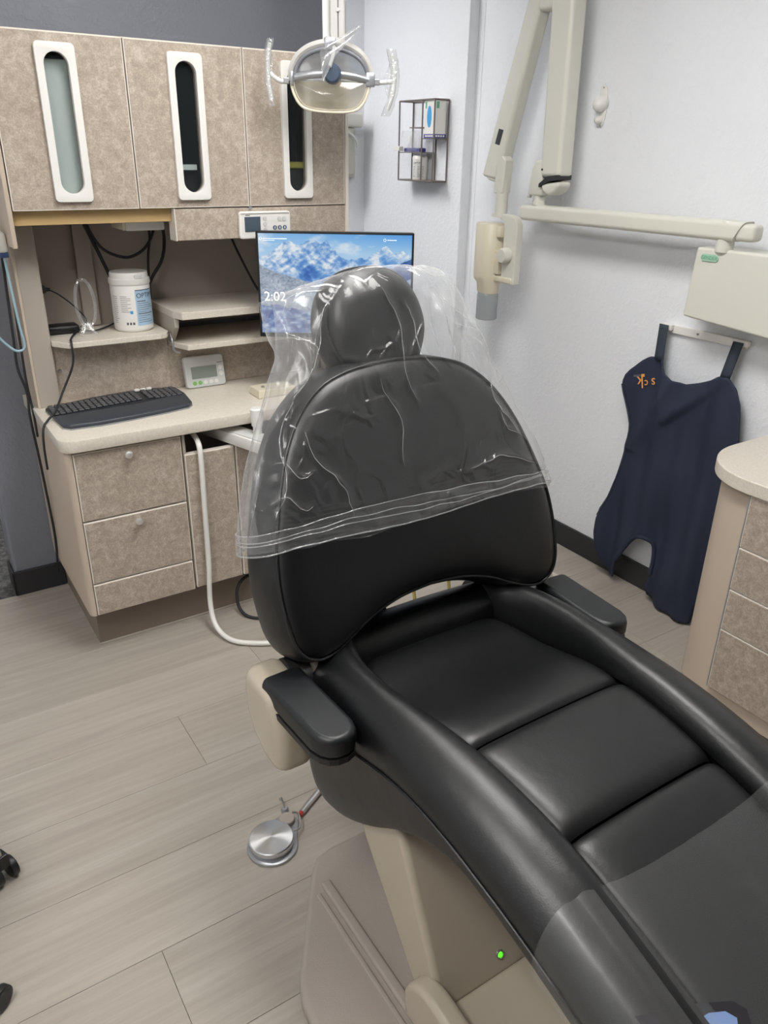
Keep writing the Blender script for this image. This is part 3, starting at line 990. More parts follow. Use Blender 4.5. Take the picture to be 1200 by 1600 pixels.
# ------------------------------------------------------------------ control panel on the fascia
t_ = thing('control_panel', 'white control panel with dark display mounted on the fascia', 'panel', (1.144, 2.5, 1.33))
MC = FRONT(1.144, 2.501, 1.327)
bm = prism([(a, b, 0) for a, b in rrect(0.182, 0.084, 0.010, 5)], (0, 0, 0.017), 0.004, 3)
mk('casing', local(bm, MC), 'plastic_white', t_, smooth=40, wn=True)
mk('display', local(box((-0.074, -0.020, 0.017), (-0.019, 0.026, 0.0182)), MC), 'lcd_dark', t_)
sm = BM()
for i in range(4): box((-0.070 + i * 0.004, 0.029, 0.017), (-0.0672 + i * 0.004, 0.032, 0.0175), 0, 1, sm)
mk('print', local(sm, MC), 'text_dark', t_, kind='stuff')
for i in range(3):
    mk('button', local(cyl((-0.003, 0.020 - 0.017 * i, 0.017), (-0.003, 0.020 - 0.017 * i, 0.020), 0.0065, n=16), MC), 'plastic_grey', t_)
    mk('dial_button', local(cyl((0.032 + 0.018 * i, -0.009, 0.017), (0.032 + 0.018 * i, -0.009, 0.019), 0.0068, n=16), MC), 'steel_blue', t_, label='blue round button')
    mk('button_mark', local(box((0.030 + 0.018 * i, -0.0125, 0.019), (0.0335 + 0.018 * i, -0.0055, 0.0196), 0, 1), MC), 'plastic_white', t_)
for i in range(2):
    mk('button', local(cyl((0.049 + 0.018 * i, 0.018, 0.017), (0.049 + 0.018 * i, 0.018, 0.0195), 0.007, n=16), MC), 'plastic_grey', t_)
mk('top_lip', local(box((-0.085, 0.035, 0.015), (0.085, 0.040, 0.020), 0.002, 2), MC), 'plastic_white', t_)

# ================================================================== MONITOR
PA, PBm = Vector((1.089, 2.447, 1.313)), Vector((1.520, 2.171, 1.313))
ex = (PBm - PA).normalized()
ez = Vector((0, 0, 1))
en = ex.cross(ez).normalized()         # towards the camera
MW, MH = (PBm - PA).length, 0.338
MM = basis(PA - ez * MH, ex, ez, en)
t_ = thing('computer_monitor', 'black computer monitor showing snowy blue mountains', 'monitor', (PA.x + 0.2, PA.y - 0.1, 0.766))
mk('housing', local(box((0, 0, -0.035), (MW, MH, -0.003), 0.004, 2), MM), 'black', t_)
bz = BM()
bw = 0.007
for lo, hi in (((0, 0, -0.004), (bw, MH, 0.002)), ((MW - bw, 0, -0.004), (MW, MH, 0.002)), ((bw, 0, -0.004), (MW - bw, 0.014, 0.002)), ((bw, MH - 0.006, -0.004), (MW - bw, MH, 0.002))):
    box(lo, hi, 0.0008, 1, bz)
mk('bezel', local(bz, MM), 'black', t_)


def screen_pixels(nx, ny):
    def lat(r, n): return r.rand(n, n)

    def fbm1(x, f, o=5, seed=0, g=0.5):
        r = np.random.RandomState(seed)
        out = np.zeros_like(x)
        a = 1.0
        for k in range(o):
            p = r.rand(int(f) + 8)
            i = np.floor(x * f).astype(int)
            t_ = x * f - i
            out += a * (p[i] * (1 - t_) + p[i + 1] * t_ - 0.5)
            a *= g
            f *= 2.1
        return out

    def fbm2(x, y, f, o=5, seed=0, ridged=False, g=0.55):
        r = np.random.RandomState(seed)
        out = np.zeros_like(x)
        a = 1.0
        for k in range(o):
            n = 257
            L = lat(r, n)
            i = np.floor(x * f).astype(int)
            j = np.floor(y * f).astype(int)
            u = x * f - i
            v = y * f - j
            u = u * u * (3 - 2 * u)
            v = v * v * (3 - 2 * v)
            i1, j1 = (i + 1) % n, (j + 1) % n
            i, j = i % n, j % n
            q = (L[i, j] * (1 - u) + L[i1, j] * u) * (1 - v) + (L[i, j1] * (1 - u) + L[i1, j1] * u) * v - 0.5
            if ridged: q = 0.4 - 1.9 * np.abs(q)
            out += a * q
            a *= g
            f *= 2
        return out

    X, Y = np.meshgrid((np.arange(nx) + 0.5) / nx, (np.arange(ny) + 0.5) / ny, indexing='ij')
    xs = X[:, 0]
    C3 = lambda r, g, b: np.array([r, g, b]) / 255.0
    mix = lambda a, b, t_: a * (1 - t_[..., None]) + b * t_[..., None]
    img = mix(C3(176, 214, 246) + 0 * X[..., None], C3(88, 164, 236), np.clip((Y - 0.8) / 0.2, 0, 1) * (0.4 + 0.6 * X))
    cl = np.clip(fbm2(X * 0.9, Y * 1.6, 6, 5, 11) * 2.2 - 0.1 - 6 * np.abs(Y - 0.93) + 0.5 * np.exp(-((X - 0.62) / 0.2) ** 2), 0, 0.9)
    img = mix(img, C3(226, 238, 250), cl)
    # slanted ridges: light from the left
    w1 = 0.05 * fbm2(X, Y, 5, 4, 3)
    A = fbm2(X * 1.0 + 0.55 * (1 - Y) + w1, Y * 0.55 + w1, 9, 6, 21, True, 0.62)
    B = fbm2(X * 1.0 - 0.5 * (1 - Y) + 0.6 - w1, Y * 0.6, 7, 6, 35, True, 0.62)
    s_ = 0.5 * A + 0.5 * B

    def massif(top, bot, seed, bias, dark, mid, white, img):
        m = (Y < top[:, None]) & (Y > bot[:, None])
        h = np.clip((Y - bot[:, None]) / np.maximum(top - bot, 0.02)[:, None], 0, 1)
        l = np.clip(0.31 + bias + 0.85 * s_ + 0.35 * (h - 0.5) + 0.25 * fbm2(X, Y, 40, 3, seed), 0, 1)
        c = np.where((l < 0.45)[..., None], mix(dark + 0 * X[..., None], mid, np.clip(l / 0.45, 0, 1)), mix(mid + 0 * X[..., None], white, np.clip((l - 0.45) / 0.45, 0, 1)))
        return np.where(m[..., None], c, img)

    z0 = np.zeros_like(xs)
    # far right range
    t2 = 0.76 + 0.13 * np.maximum(0, 1 - np.abs(xs - 0.83) / 0.13) + 0.06 * np.maximum(0, 1 - np.abs(xs - 0.97) / 0.08) + 0.05 * fbm1(xs, 18, 5, 8)
    img = massif(t2, z0, 51, 0.10, C3(46, 104, 184), C3(108, 164, 224), C3(232, 241, 250), img)
    # main massif
    t1 = 0.66 + 0.27 * np.maximum(0, 1 - np.abs(xs - 0.31) / 0.34) ** 0.8 + 0.10 * np.maximum(0, 1 - np.abs(xs - 0.14) / 0.10) + 0.08 * np.maximum(0, 1 - np.abs(xs - 0.45) / 0.1) - 0.10 * np.clip((xs - 0.55) / 0.2, 0, 1) + 0.07 * fbm1(xs, 14, 6, 5, 0.55)
    img = massif(t1, z0, 61, 0.02, C3(40, 96, 180), C3(98, 152, 216), C3(238, 245, 252), img)
    # blue slope on the right
    t3 = 0.47 + 0.30 * np.clip((xs - 0.60) / 0.40, 0, 1) + 0.02 * fbm1(xs, 20, 4, 9)
    m3 = (Y < t3[:, None]) & (X > 0.58)
    l3 = np.clip(0.22 + 0.5 * s_ + 0.3 * fbm2(X, Y, 26, 3, 73), 0, 1)
    img = np.where(m3[..., None], mix(C3(24, 66, 140) + 0 * X[..., None], C3(120, 164, 214), l3), img)
    # valley floor
    t4 = 0.54 + 0.04 * fbm1(xs, 8, 4, 12) + 0.05 * np.exp(-((xs - 0.65) / 0.12) ** 2)
    m4 = (Y < t4[:, None])
    l4 = np.clip(0.50 + 0.7 * fbm2(X + 0.6 * Y, Y * 2, 22, 4, 55), 0, 1)
    img = np.where(m4[..., None], mix(C3(84, 122, 176) + 0 * X[..., None], C3(222, 233, 245), l4), img)
    # near snowy forest, lower left
    t5 = 0.70 - 0.40 * xs ** 0.75 + 0.012 * fbm1(xs, 20, 4, 15)
    l5 = np.clip(0.55 + 0.5 * fbm2(X, Y, 90, 2, 64) + 0.45 * fbm2(X, Y, 10, 3, 62), 0, 1)
    img = np.where((Y < t5[:, None])[..., None], mix(C3(104, 122, 146) + 0 * X[..., None], C3(214, 222, 232), l5), img)
    l6 = np.clip(0.40 + 0.9 * fbm2(X, Y, 28, 4, 77), 0, 1)
    img = np.where((Y < (0.30 - 0.22 * xs + 0.05 * fbm1(xs, 9, 4, 19))[:, None])[..., None], mix(C3(34, 78, 158) + 0 * X[..., None], C3(206, 222, 244), l6), img)
    img = np.clip(img, 0, 1)
    return np.where(img <= 0.04045, img / 12.92, ((img + 0.055) / 1.055) ** 2.4)


NX, NY = 300, 195
px = screen_pixels(NX, NY)
sw, shh = MW - 2 * bw, MH - 0.020
me = bpy.data.meshes.new('screen')
vx = []
for i in range(NX + 1):
    for j in range(NY + 1):
        vx.append(MM @ Vector((bw + sw * i / NX, 0.014 + shh * j / NY, -0.0015)) - ORG[t_])
fc = [(i * (NY + 1) + j, (i + 1) * (NY + 1) + j, (i + 1) * (NY + 1) + j + 1, i * (NY + 1) + j + 1) for i in range(NX) for j in range(NY)]
me.from_pydata(vx, [], fc)
ca = me.color_attributes.new('Col', 'FLOAT_COLOR', 'CORNER')
cols = np.ones((NX * NY, 4, 4), np.float32)
cols[:, :, :3] = px.reshape(-1, 1, 3)
ca.data.foreach_set('color', cols.ravel())
me.materials.append(MATS['screen'])
so = bpy.data.objects.new('screen', me)
S.collection.objects.link(so)
so.parent = t_
ORG[so] = ORG[t_]
b = textbm('2:02', 0.043, 0.0002, 'LEFT')
mk('clock_text', local(b, MM @ Matrix.Translation((0.018, 0.132, 0.0))), 'screen_text', so)
sm = box((0.022, MH - 0.023, -0.0005), (0.10, MH - 0.0215, 0))
box((0.022, MH - 0.028, -0.0005), (0.06, MH - 0.027, 0), 0, 1, sm)
box((0.425, MH - 0.023, -0.0005), (0.455, MH - 0.0215, 0), 0, 1, sm)
for cx_ in (0.015, 0.417):
    merge(sm, tube([(cx_ + 0.004 * math.cos(a), MH - 0.0222 + 0.004 * math.sin(a), 0) for a in np.linspace(0, 2 * math.pi, 15)], 0.0004, 4, 0, closed=True))
mk('caption_marks', local(sm, MM), 'screen_text', so, kind='stuff')
cM = MM @ Vector((MW / 2, 0.1, -0.05))
mk('stand_neck', box((cM.x - 0.03, cM.y - 0.0, 0.775), (cM.x + 0.03, cM.y + 0.03, 1.12), 0.004), 'black', t_)
mk('stand_foot', box((cM.x - 0.045, cM.y - 0.06, 0.766), (cM.x + 0.10, cM.y + 0.12, 0.778), 0.004), 'black', t_)

# ================================================================== SOAP DISPENSER in the passage
t_ = thing('soap_dispenser', 'white soap dispenser on the far wall, right of the cabinets', 'dispenser', (2.17, 3.7, 1.43))
mk('cap', box((2.02, 3.60, 1.655), (2.200, 3.71, 1.72), 0.012, 3), 'dispenser', t_, smooth=40)
mk('backplate', box((2.025, 3.68, 1.43), (2.20, 3.71, 1.66), 0.004), 'dispenser', t_)
bd = []
for a in range(0, 181, 12):
    bd.append((2.112 - 0.075 * math.cos(R(a)), 3.69 - 0.08 * math.sin(R(a)), 1.445))
mk('reservoir', prism(bd, (0, 0, 0.21), 0.01, 2), 'dispenser_bag', t_, smooth=40)
mk('lever', tube([(2.07, 3.615, 1.64), (2.12, 3.60, 1.63), (2.16, 3.605, 1.60), (2.178, 3.62, 1.57)], 0.006, 8), 'plastic_grey', t_, smooth=60)

# ================================================================== WIRE RACK
ya, yb_, xa, xb, za, zb = 3.005, 3.272, 2.19, 2.265, 1.434, 1.756
t_ = thing('wire_rack', 'brown metal wire rack with small shelves on the passage wall', 'rack', (2.265, 3.14, za))
fr = BM()
rr = 0.0035
for y in (ya, yb_):
    for x in (xa, xb):
        cyl((x, y, za), (x, y, zb), rr, n=8, bm=fr)
for z in (za, zb):
    for x in (xa, xb):
        cyl((x, ya, z), (x, yb_, z), rr, n=8, bm=fr)
    for y in (ya, yb_):
        cyl((xa, y, z), (xb, y, z), rr, n=8, bm=fr)
ym = 3.093
for x in (xa, xb):
    cyl((x, ym, za), (x, ym, zb), rr, n=8, bm=fr)
mk('wire_frame', fr, 'rackwire', t_, smooth=60)
mk('shelf', box((xa, ya, 1.603), (xb, ym, 1.607)), 'rackwire', t_)
mk('shelf', box((xa, ym, 1.647), (xb, 3.19, 1.651)), 'rackwire', t_)
mk('shelf', box((xa, ym, 1.547), (xb, yb_, 1.551)), 'rackwire', t_)
mk('bottom_shelf', box((xa, ya, za - 0.002), (xb, yb_, za + 0.002)), 'rackwire', t_)
t_ = thing('glove_box', 'white glove box with a blue oval on the top shelf of the wire rack', 'box', (2.23, 3.05, 1.607))
mk('carton', box((2.196, 3.012, 1.6075), (2.258, 3.086, 1.752), 0.001, 1), 'plastic_white', t_)
ov = [(2.1955, 3.050 + 0.016 * math.cos(a), 1.690 + 0.042 * math.sin(a)) for a in np.linspace(0, 2 * math.pi, 24, False)]
mk('oval_opening', prism(ov, (-0.0008, 0, 0)), 'blue', t_)
bm = box((2.1952, 3.011, 1.608), (2.259, 3.087, 1.623))
mk('purple_band', bm, 'navy_print', t_)
bm = box((2.1954, 3.070, 1.722), (2.1958, 3.080, 1.748))
box((2.205, 3.0112, 1.722), (2.219, 3.0116, 1.748), 0, 1, bm)
mk('green_print', bm, 'green_print', t_)
bm = BM()
for i in range(5): box((2.1945, 3.02 + 0.012 * i, 1.612), (2.195, 3.029 + 0.012 * i, 1.619), 0, 1, bm)
for i in range(4): box((2.203 + 0.013 * i, 3.0104, 1.612), (2.212 + 0.013 * i, 3.0108, 1.619), 0, 1, bm)
mk('white_print', bm, 'plastic_white', t_, kind='stuff')
cj = (2.228, 3.155)
t_ = thing('wipes_jar', 'white wipes jar standing in the bottom of the wire rack', 'jar', (cj[0], cj[1], za))
mk('body', lathe([(0, 0.003), (0.032, 0.003), (0.034, 0.006), (0.034, 0.085), (0, 0.085)], (cj[0], cj[1], za), n=32), 'plastic_white', t_, smooth=40)
mk('lid', lathe([(0, 0.084), (0.035, 0.084), (0.035, 0.097), (0.030, 0.103), (0, 0.103)], (cj[0], cj[1], za), n=32), 'plastic_white', t_, smooth=40)
b = textbm('OPTIM', 0.014, 0.0, 'CENTER')
for v in b.verts:
    a = R(-60) + v.co.x / 0.034
    v.co = Vector((cj[0] + 0.0346 * math.sin(a), cj[1] - 0.0346 * math.cos(a), za + 0.072 + v.co.y))
mk('lettering', b, 'text_dark', t_)
sm = BM()
for i in range(8):
    for a0 in (-95, -55, -25):
        z = za + 0.058 - i * 0.006
        merge(sm, arc_patch(R(a0), R(a0 + random.choice((12, 18, 22))), z, z + 0.0016, 0.0345, cj, 4))
mk('small_print', sm, 'label_text', t_, kind='stuff')
t_ = thing('swab_packet', 'clear packet of purple-tipped swabs on the left shelf of the wire rack', 'packet', (2.22, 3.2, 1.551))
for i in range(9):
    y = 3.15 + 0.012 * i
    mk('swab', tube([(2.225, y, 1.556), (2.228 + 0.004 * math.sin(i), y + 0.006 * math.cos(i * 2), 1.60 + 0.01 * (i % 3))], 0.0012, 5, 0), 'plastic_white', t_)
mk('tips', box((2.205, 3.135, 1.5515), (2.245, 3.255, 1.568), 0.004), 'navy_print', t_)
mk('pouch', grid(lambda u, v: Vector((2.20 + 0.006 * math.sin(9 * u + 4 * v), 3.125 + 0.14 * u, 1.552 + 0.085 * v)), 14, 10), 'film_sleeve', t_, smooth=180)
tag(mk('white_clip', box((2.165, 3.235, 1.555), (2.19, 3.285, 1.575), 0.003), 'plastic_white', loc=(2.18, 3.26, 1.555)), 'white tag clipped to the left front edge of the wire rack', 'clip')

# ================================================================== OPERATORY LIGHT
LP = Vector((1.291, 2.295, 1.749))
lx = Vector((math.cos(yaw), -math.sin(yaw), 0))
lz = Vector((0, 0, 1))
ln = Vector((-math.sin(yaw), -math.cos(yaw), 0))
ML = basis(LP, lx, lz, ln)
t_ = thing('operatory_light', 'grey and white dental operatory light hanging on a ceiling pole', 'lamp', (LP.x, LP.y, CZ))
PO = lambda a, b, c=0: ML @ Vector((a, b, c))
bm = box((-0.004, 0.085, -0.055), (0.041, 0.76, 0.005), 0.006, 3)
mk('pole', local(bm, ML), 'lamp_grey', t_, smooth=40, wn=True)
mk('pole_back', local(box((-0.027, 0.085, -0.075), (-0.004, 0.76, -0.02), 0.004, 2), ML), 'plastic_grey', t_, smooth=40, wn=True)
mk('groove', local(box((0.0195, 0.10, 0.004), (0.0225, 0.75, 0.0062)), ML), 'label_text', t_)
mk('screw', local(cyl((0.021, 0.168, 0.004), (0.021, 0.168, 0.010), 0.005, n=12), ML), 'steel', t_)
arc_o = [(-0.129, -0.012), (-0.128, 0.012), (-0.121, 0.035), (-0.104, 0.060), (-0.072, 0.082), (-0.034, 0.094), (0.005, 0.098), (0.045, 0.092), (0.085, 0.073), (0.110, 0.047), (0.124, 0.018), (0.129, -0.012)]
arc_i = [(-0.106, -0.012), (-0.104, 0.012), (-0.094, 0.031), (-0.078, 0.048), (-0.050, 0.062), (-0.018, 0.069), (0.012, 0.069), (0.048, 0.062), (0.080, 0.045), (0.096, 0.027), (0.104, 0.008), (0.107, -0.012)]
ao, ai = smooth_path([(a, b, 0) for a, b in arc_o], 5), smooth_path([(a, b, 0) for a, b in arc_i], 5)
hb = BM()
L_ = len(ao)
sec = []
for k_ in range(L_):
    o, i = ao[k_], ai[min(k_ * len(ai) // L_, len(ai) - 1)]
    sec.append([o * 0.985 + Vector((0, 0, -0.06)), o + Vector((0, 0, -0.03)), o + Vector((0, 0, 0.004)), o * 0.6 + i * 0.4 + Vector((0, 0, 0.012)), o * 0.5 + i * 0.5 + Vector((0, 0, 0.011)), i + Vector((0, 0, -0.004)), i + Vector((0, 0, -0.05))])
V = [[hb.verts.new(p) for p in s] for s in sec]
for k_ in range(L_ - 1):
    for q in range(7):
        r_ = (q + 1) % 7
        hb.faces.new((V[k_][q], V[k_ + 1][q], V[k_ + 1][r_], V[k_][r_]))
hb.faces.new(V[0])
hb.faces.new(V[-1][::-1])
bmesh.ops.recalc_face_normals(hb, faces=hb.faces)
hd = mk('housing', local(hb, ML), 'lamp_grey', t_, smooth=35)
mk('inner_rim', local(tube([(p.x * 1.03, p.y * 1.03, 0.006) for p in ai], 0.0065, 8, 0), ML), 'lamp_dark', hd, smooth=60)
# split cap in the arch's top
mk('housing_cap', local(box((-0.020, 0.072, -0.035), (0.014, 0.101, 0.013), 0.005, 2), ML), 'silver', t_, smooth=40)


def dish(outline, depth, n=10):
    b = BM()
    c = sum((Vector(p) for p in outline), Vector((0, 0, 0))) / len(outline)
    rings = []
    for k_ in range(n):
        f = 1 - k_ / n
        rings.append([b.verts.new(Vector((c.x + (p[0] - c.x) * f, c.y + (p[1] - c.y) * f, p[2] - depth * (1 - f * f)))) for p in outline])
    cv = b.verts.new((c.x, c.y, outline[0][2] - depth))
    N = len(outline)
    for A, B in zip(rings, rings[1:]):
        for i in range(N):
            j = (i + 1) % N
            b.faces.new((A[i], A[j], B[j], B[i]))
    for i in range(N):
        b.faces.new((rings[-1][i], rings[-1][(i + 1) % N], cv))
    bmesh.ops.recalc_face_normals(b, faces=b.faces)
    return b


mk('upper_reflector', local(dish([(p.x, p.y, -0.012) for p in ai], 0.05), ML), 'reflector', t_, smooth=60)
bowl = [(-0.120, -0.008), (-0.118, -0.028), (-0.111, -0.050), (-0.098, -0.071), (-0.080, -0.084), (-0.05, -0.0905), (0.0, -0.0935), (0.05, -0.092), (0.078, -0.084), (0.096, -0.066), (0.107, -0.043), (0.113, -0.022), (0.115, -0.008)]
bo = smooth_path([(a, b, 0) for a, b in bowl], 4)
mk('lower_reflector', local(dish([(p.x * 0.98, p.y * 0.98, -0.012) for p in bo], 0.055), ML), 'reflector_warm', t_, smooth=60)
mk('shield', local(dish([(p.x, p.y, 0.004) for p in bo], -0.02), ML), 'lamp_shield', t_, smooth=60)
mk('shield_rim', local(tube([(p.x, p.y, 0.004) for p in bo], 0.004, 8, 0), ML), 'plastic_ivory', t_, smooth=60)
mk('rim_line', local(tube([(p.x * 0.93, p.y * 0.92 - 0.001, 0.006) for p in bo], 0.0012, 6, 0), ML), 'plastic_ivory', t_, smooth=60)
mk('cross_bar', local(tube([(-0.107, -0.003, 0.004), (-0.06, 0.004, 0.012), (0.0, 0.006, 0.016), (0.06, 0.002, 0.012), (0.110, -0.008, 0.004)], 0.0115, 12), ML), 'silver', t_, smooth=60)
for s in (-1, 1):
    mk('bar_end', local(box((s * 0.112 - 0.010, -0.024, -0.03), (s * 0.112 + 0.016 - (0.016 if s < 0 else 0), 0.012, 0.014), 0.003, 2), ML), 'silver', t_, smooth=40)
mk('lamp_cover', local(lathe([(0, 0.045), (0.020, 0.044), (0.0265, 0.038), (0.027, 0.0), (0, 0.0)], (0.004, 0.006, 0.0), (0, 0, 1), 28), ML), 'puck', t_, smooth=40)
mk('lamp_stalk', local(tube([(0.010, 0.075, 0.010), (0.006, 0.05, 0.03), (-0.002, 0.022, 0.047)], 0.0055, 8), ML), 'plastic_grey', t_, smooth=60)
HL = [(-0.178, 0.085), (-0.184, 0.06), (-0.187, 0.02), (-0.187, -0.02), (-0.181, -0.062)]
HR = [(0.176, 0.062), (0.183, 0.035), (0.186, 0.0), (0.181, -0.045), (0.166, -0.085)]
for pts, s in ((HL, -1), (HR, 1)):
    hnd = mk('handle', local(tube([(a, b, 0.0) for a, b in pts], 0.0065, 10), ML), 'plastic_grey', t_, smooth=60)
    mk('handle_arm', local(tube([(pts[2][0], pts[2][1] - 0.01, 0), (s * 0.155, -0.012, 0), (s * 0.135, -0.013, -0.004)], 0.0065, 8, flat=0.7), ML), 'plastic_grey', hnd, smooth=60)
    mk('handle_socket', local(box((s * 0.134 - 0.008, -0.02, -0.012), (s * 0.134 + 0.008, -0.004, 0.006), 0.002), ML), 'silver', hnd)

    def sleeve(u, v, pts=pts, s=s):
        P = smooth_path([(a, b, 0) for a, b in pts], 6)
        q = v * (len(P) - 1)
        i = min(int(q), len(P) - 2)
        c = P[i].lerp(P[i + 1], q - i)
        if v < 0.02: c = c + (P[0] - P[1]) * 2.5
        if v > 0.98: c = c + (P[-1] - P[-2]) * 2.5
        a = 2 * math.pi * u
        r_ = 0.011 + 0.003 * noise.noise(Vector((3 * math.cos(a) + s, 3 * math.sin(a), v * 9)))
        return c + Vector((r_ * math.cos(a) * (1.1 + 0.25 * s * (math.cos(a) > 0)), 0, r_ * math.sin(a)))
    sl = mk('plastic_sleeve', local(grid(sleeve, 24, 40, us=np.linspace(0, 1, 25)[:-1], closeu=True), ML), 'film_sleeve', hnd, smooth=180, label='clear plastic sleeve')

    def web(u, v, pts=pts, s=s):
        a = pts[2]
        x = a[0] - s * 0.002 - s * u * 0.034 * (1 - 0.55 * abs(2 * v - 1))
        y = a[1] + 0.045 - 0.09 * v - 0.012 * u
        return Vector((x, y, 0.012 * math.sin(8 * u + 6 * v) * u))
    mk('sleeve_fold', local(grid(web, 10, 14), ML), 'film_sleeve', hnd, smooth=180)


def flag(u, v):
    # a folded clear pouch standing off the switch stalk, wide at the stalk and pointed at its far corner
    lo_ = Vector((-0.022, -0.024, 0.062)).lerp(Vector((0.016, 0.050, 0.052)), min(1, v * 2)) if v < 0.5 else Vector((0.016, 0.050, 0.052)).lerp(Vector((0.090, 0.126, 0.035)), v * 2 - 1)
    hi_ = Vector((-0.024, -0.010, 0.055)).lerp(Vector((-0.030, 0.062, 0.040)), min(1, v * 2)) if v < 0.5 else Vector((-0.030, 0.062, 0.040)).lerp(Vector((0.072, 0.124, 0.02)), v * 2 - 1)
    p_ = lo_.lerp(hi_, u)
    return p_ + Vector((0, 0, 0.006 * math.sin(6 * v + 4 * u)))


mk('switch_sleeve', local(grid(flag, 14, 41), ML), 'film_flag', t_, smooth=30, label='clear plastic pouch over the switch')

# ================================================================== X-RAY UNIT
t_ = thing('dental_xray_unit', 'cream wall-mounted dental x-ray unit with folded jointed arm', 'x-ray unit', (2.3, 1.5, 1.1))
ctl = prism([(2.19, 1.600, 1.298), (2.19, 1.612, 1.085), (2.19, 1.19, 1.060), (2.19, 1.20, 1.298)], (0.128, 0, 0), 0.008, 3)
cb = mk('control_box', ctl, 'plastic_cream', t_, smooth=40, wn=True)
MB_ = LEFTW(2.189, 1.548, 1.270)
mk('badge', local(prism([(a, b, 0) for a, b in rrect(0.062, 0.022, 0.0105, 6)], (0, 0, 0.0025), 0.001, 1), MB_), 'green_badge', cb, smooth=40)
mk('badge_text', local(textbm('GENDEX', 0.0145, 0.0003), MB_ @ Matrix.Translation((0, 0, 0.0029))), 'green_print', cb)
mk('swivel_post', cyl((2.205, 1.515, 1.29), (2.205, 1.515, 1.335), 0.026, 0.026, 24), 'plastic_cream', t_, smooth=40)
barp = []
for (a, b) in rrect(0.062, 0.058, 0.016, 5):
    barp.append((2.205 + a, 2.42, 1.348 + b))
bar = BM()
ra_ = [bar.verts.new(p) for p in barp]
rb_ = [bar.verts.new((p[0], 2.395, p[2] - 0.0)) for p in barp]
rc_ = [bar.verts.new((p[0], 1.462 + (p[2] - 1.348) * -0.55, p[2] + 0.004)) for p in barp]
for v in ra_: v.co = Vector((2.205 + (v.co.x - 2.205) * 0.8, 2.412, 1.348 + (v.co.z - 1.348) * 0.8))
for A, B in ((ra_, rb_), (rb_, rc_)):
    for i in range(len(A)):
        j = (i + 1) % len(A)
        bar.faces.new((A[i], A[j], B[j], B[i]))
bar.faces.new(ra_[::-1])
bar.faces.new(rc_)
bmesh.ops.recalc_face_normals(bar, faces=bar.faces)
eb = mk('extension_bar', bar, 'plastic_cream', t_, smooth=40, wn=True)
mk('end_cap', box((2.179, 1.41, 1.326), (2.231, 1.475, 1.376), 0.014, 3), 'plastic_cream', eb, smooth=40, wn=True)
mk('pivot_cap', cyl((2.205, 1.51, 1.374), (2.205, 1.51, 1.381), 0.030, 0.027, 24), 'plastic_cream', eb, smooth=40)
mk('lower_pivot', lathe([(0.026, 0), (0.026, 0.012), (0.023, 0.014), (0.023, 0.05), (0.014, 0.08), (0, 0.082)], (2.205, 2.335, 1.376), n=24), 'plastic_cream', t_, smooth=40)
mk('pivot_bracket', prism([(2.176, 2.375, 1.41), (2.176, 2.30, 1.41), (2.176, 2.30, 1.53), (2.176, 2.345, 1.53), (2.176, 2.362, 1.50)], (0.055, 0, 0), 0.008, 3), 'plastic_cream', t_, smooth=40)
mk('pivot_screw', cyl((2.20, 2.378, 1.405), (2.20, 2.392, 1.405), 0.006, n=12), 'plastic_grey', t_)


def beam(pts_a, pts_b, x0, x1, r):
    return prism([(x0, y, z) for y, z in pts_a] + [(x0, y, z) for y, z in pts_b[::-1]], (x1 - x0, 0, 0), r, 4)


la = mk('lower_arm', beam([(2.205, 1.475), (2.224, 2.16)], [(2.305, 1.475), (2.332, 2.16)], 2.165, 2.237, 0.016), 'plastic_cream', t_, smooth=40, wn=True)
mk('knuckle', prism([(2.167, y, z) for y, z in ((2.204, 1.462), (2.300, 1.452), (2.288, 1.425), (2.255, 1.412), (2.225, 1.424), (2.208, 1.444))], (0.068, 0, 0), 0.012, 3), 'plastic_cream', la, smooth=40, wn=True)
mk('joint_gap', prism([(2.1635, y, z) for y, z in ((2.303, 1.452), (2.262, 1.478), (2.209, 1.484), (2.209, 1.468), (2.255, 1.462), (2.303, 1.440))], (0.070, 0, 0)), 'dark_base', la)
mk('arm_hole', cyl((2.168, 2.292, 1.50), (2.163, 2.292, 1.50), 0.004, n=10), 'black', la)
ua = mk('upper_arm', beam([(2.640, 1.468), (2.405, 2.16)], [(2.545, 1.455), (2.335, 2.16)], 2.165, 2.225, 0.014), 'plastic_cream', t_, smooth=40, wn=True)
mk('arm_slot', prism([(2.1635, y, z) for y, z in ((2.566, 1.585), (2.540, 1.580), (2.522, 1.632), (2.548, 1.637))], (0.003, 0, 0)), 'dark_base', ua)
mk('arm_end', prism([(2.172, y, z) for y, z in ((2.640, 1.475), (2.60, 1.452), (2.557, 1.447), (2.575, 1.50), (2.62, 1.52))], (0.046, 0, 0), 0.010, 3), 'plastic_cream', ua, smooth=40, wn=True)
mk('elbow', box((2.168, 2.30, 2.00), (2.222, 2.45, 2.06), 0.015, 3), 'plastic_cream', t_, smooth=40, wn=True)
mk('elbow', box((2.16, 2.27, 2.13), (2.23, 2.43, 2.20), 0.03, 4), 'plastic_cream', t_, smooth=40, wn=True)
hx = 2.155
mk('hanger_sleeve', prism([(hx - 0.022, y, z) for y, z in ((2.520, 1.41), (2.470, 1.41), (2.462, 1.53), (2.485, 1.545), (2.515, 1.52))], (0.044, 0, 0), 0.006, 3), 'plastic_cream', t_, smooth=40, wn=True)
mk('hanger_rod', cyl((hx, 2.492, 1.325), (hx, 2.490, 1.46), 0.024, 0.024, 24), 'plastic_cream', t_, smooth=40)
yk = [(2.535, 1.335), (2.43, 1.338), (2.395, 1.328), (2.378, 1.30), (2.375, 1.08), (2.445, 1.08), (2.452, 1.10), (2.452, 1.29), (2.462, 1.312), (2.485, 1.322), (2.535, 1.325)]
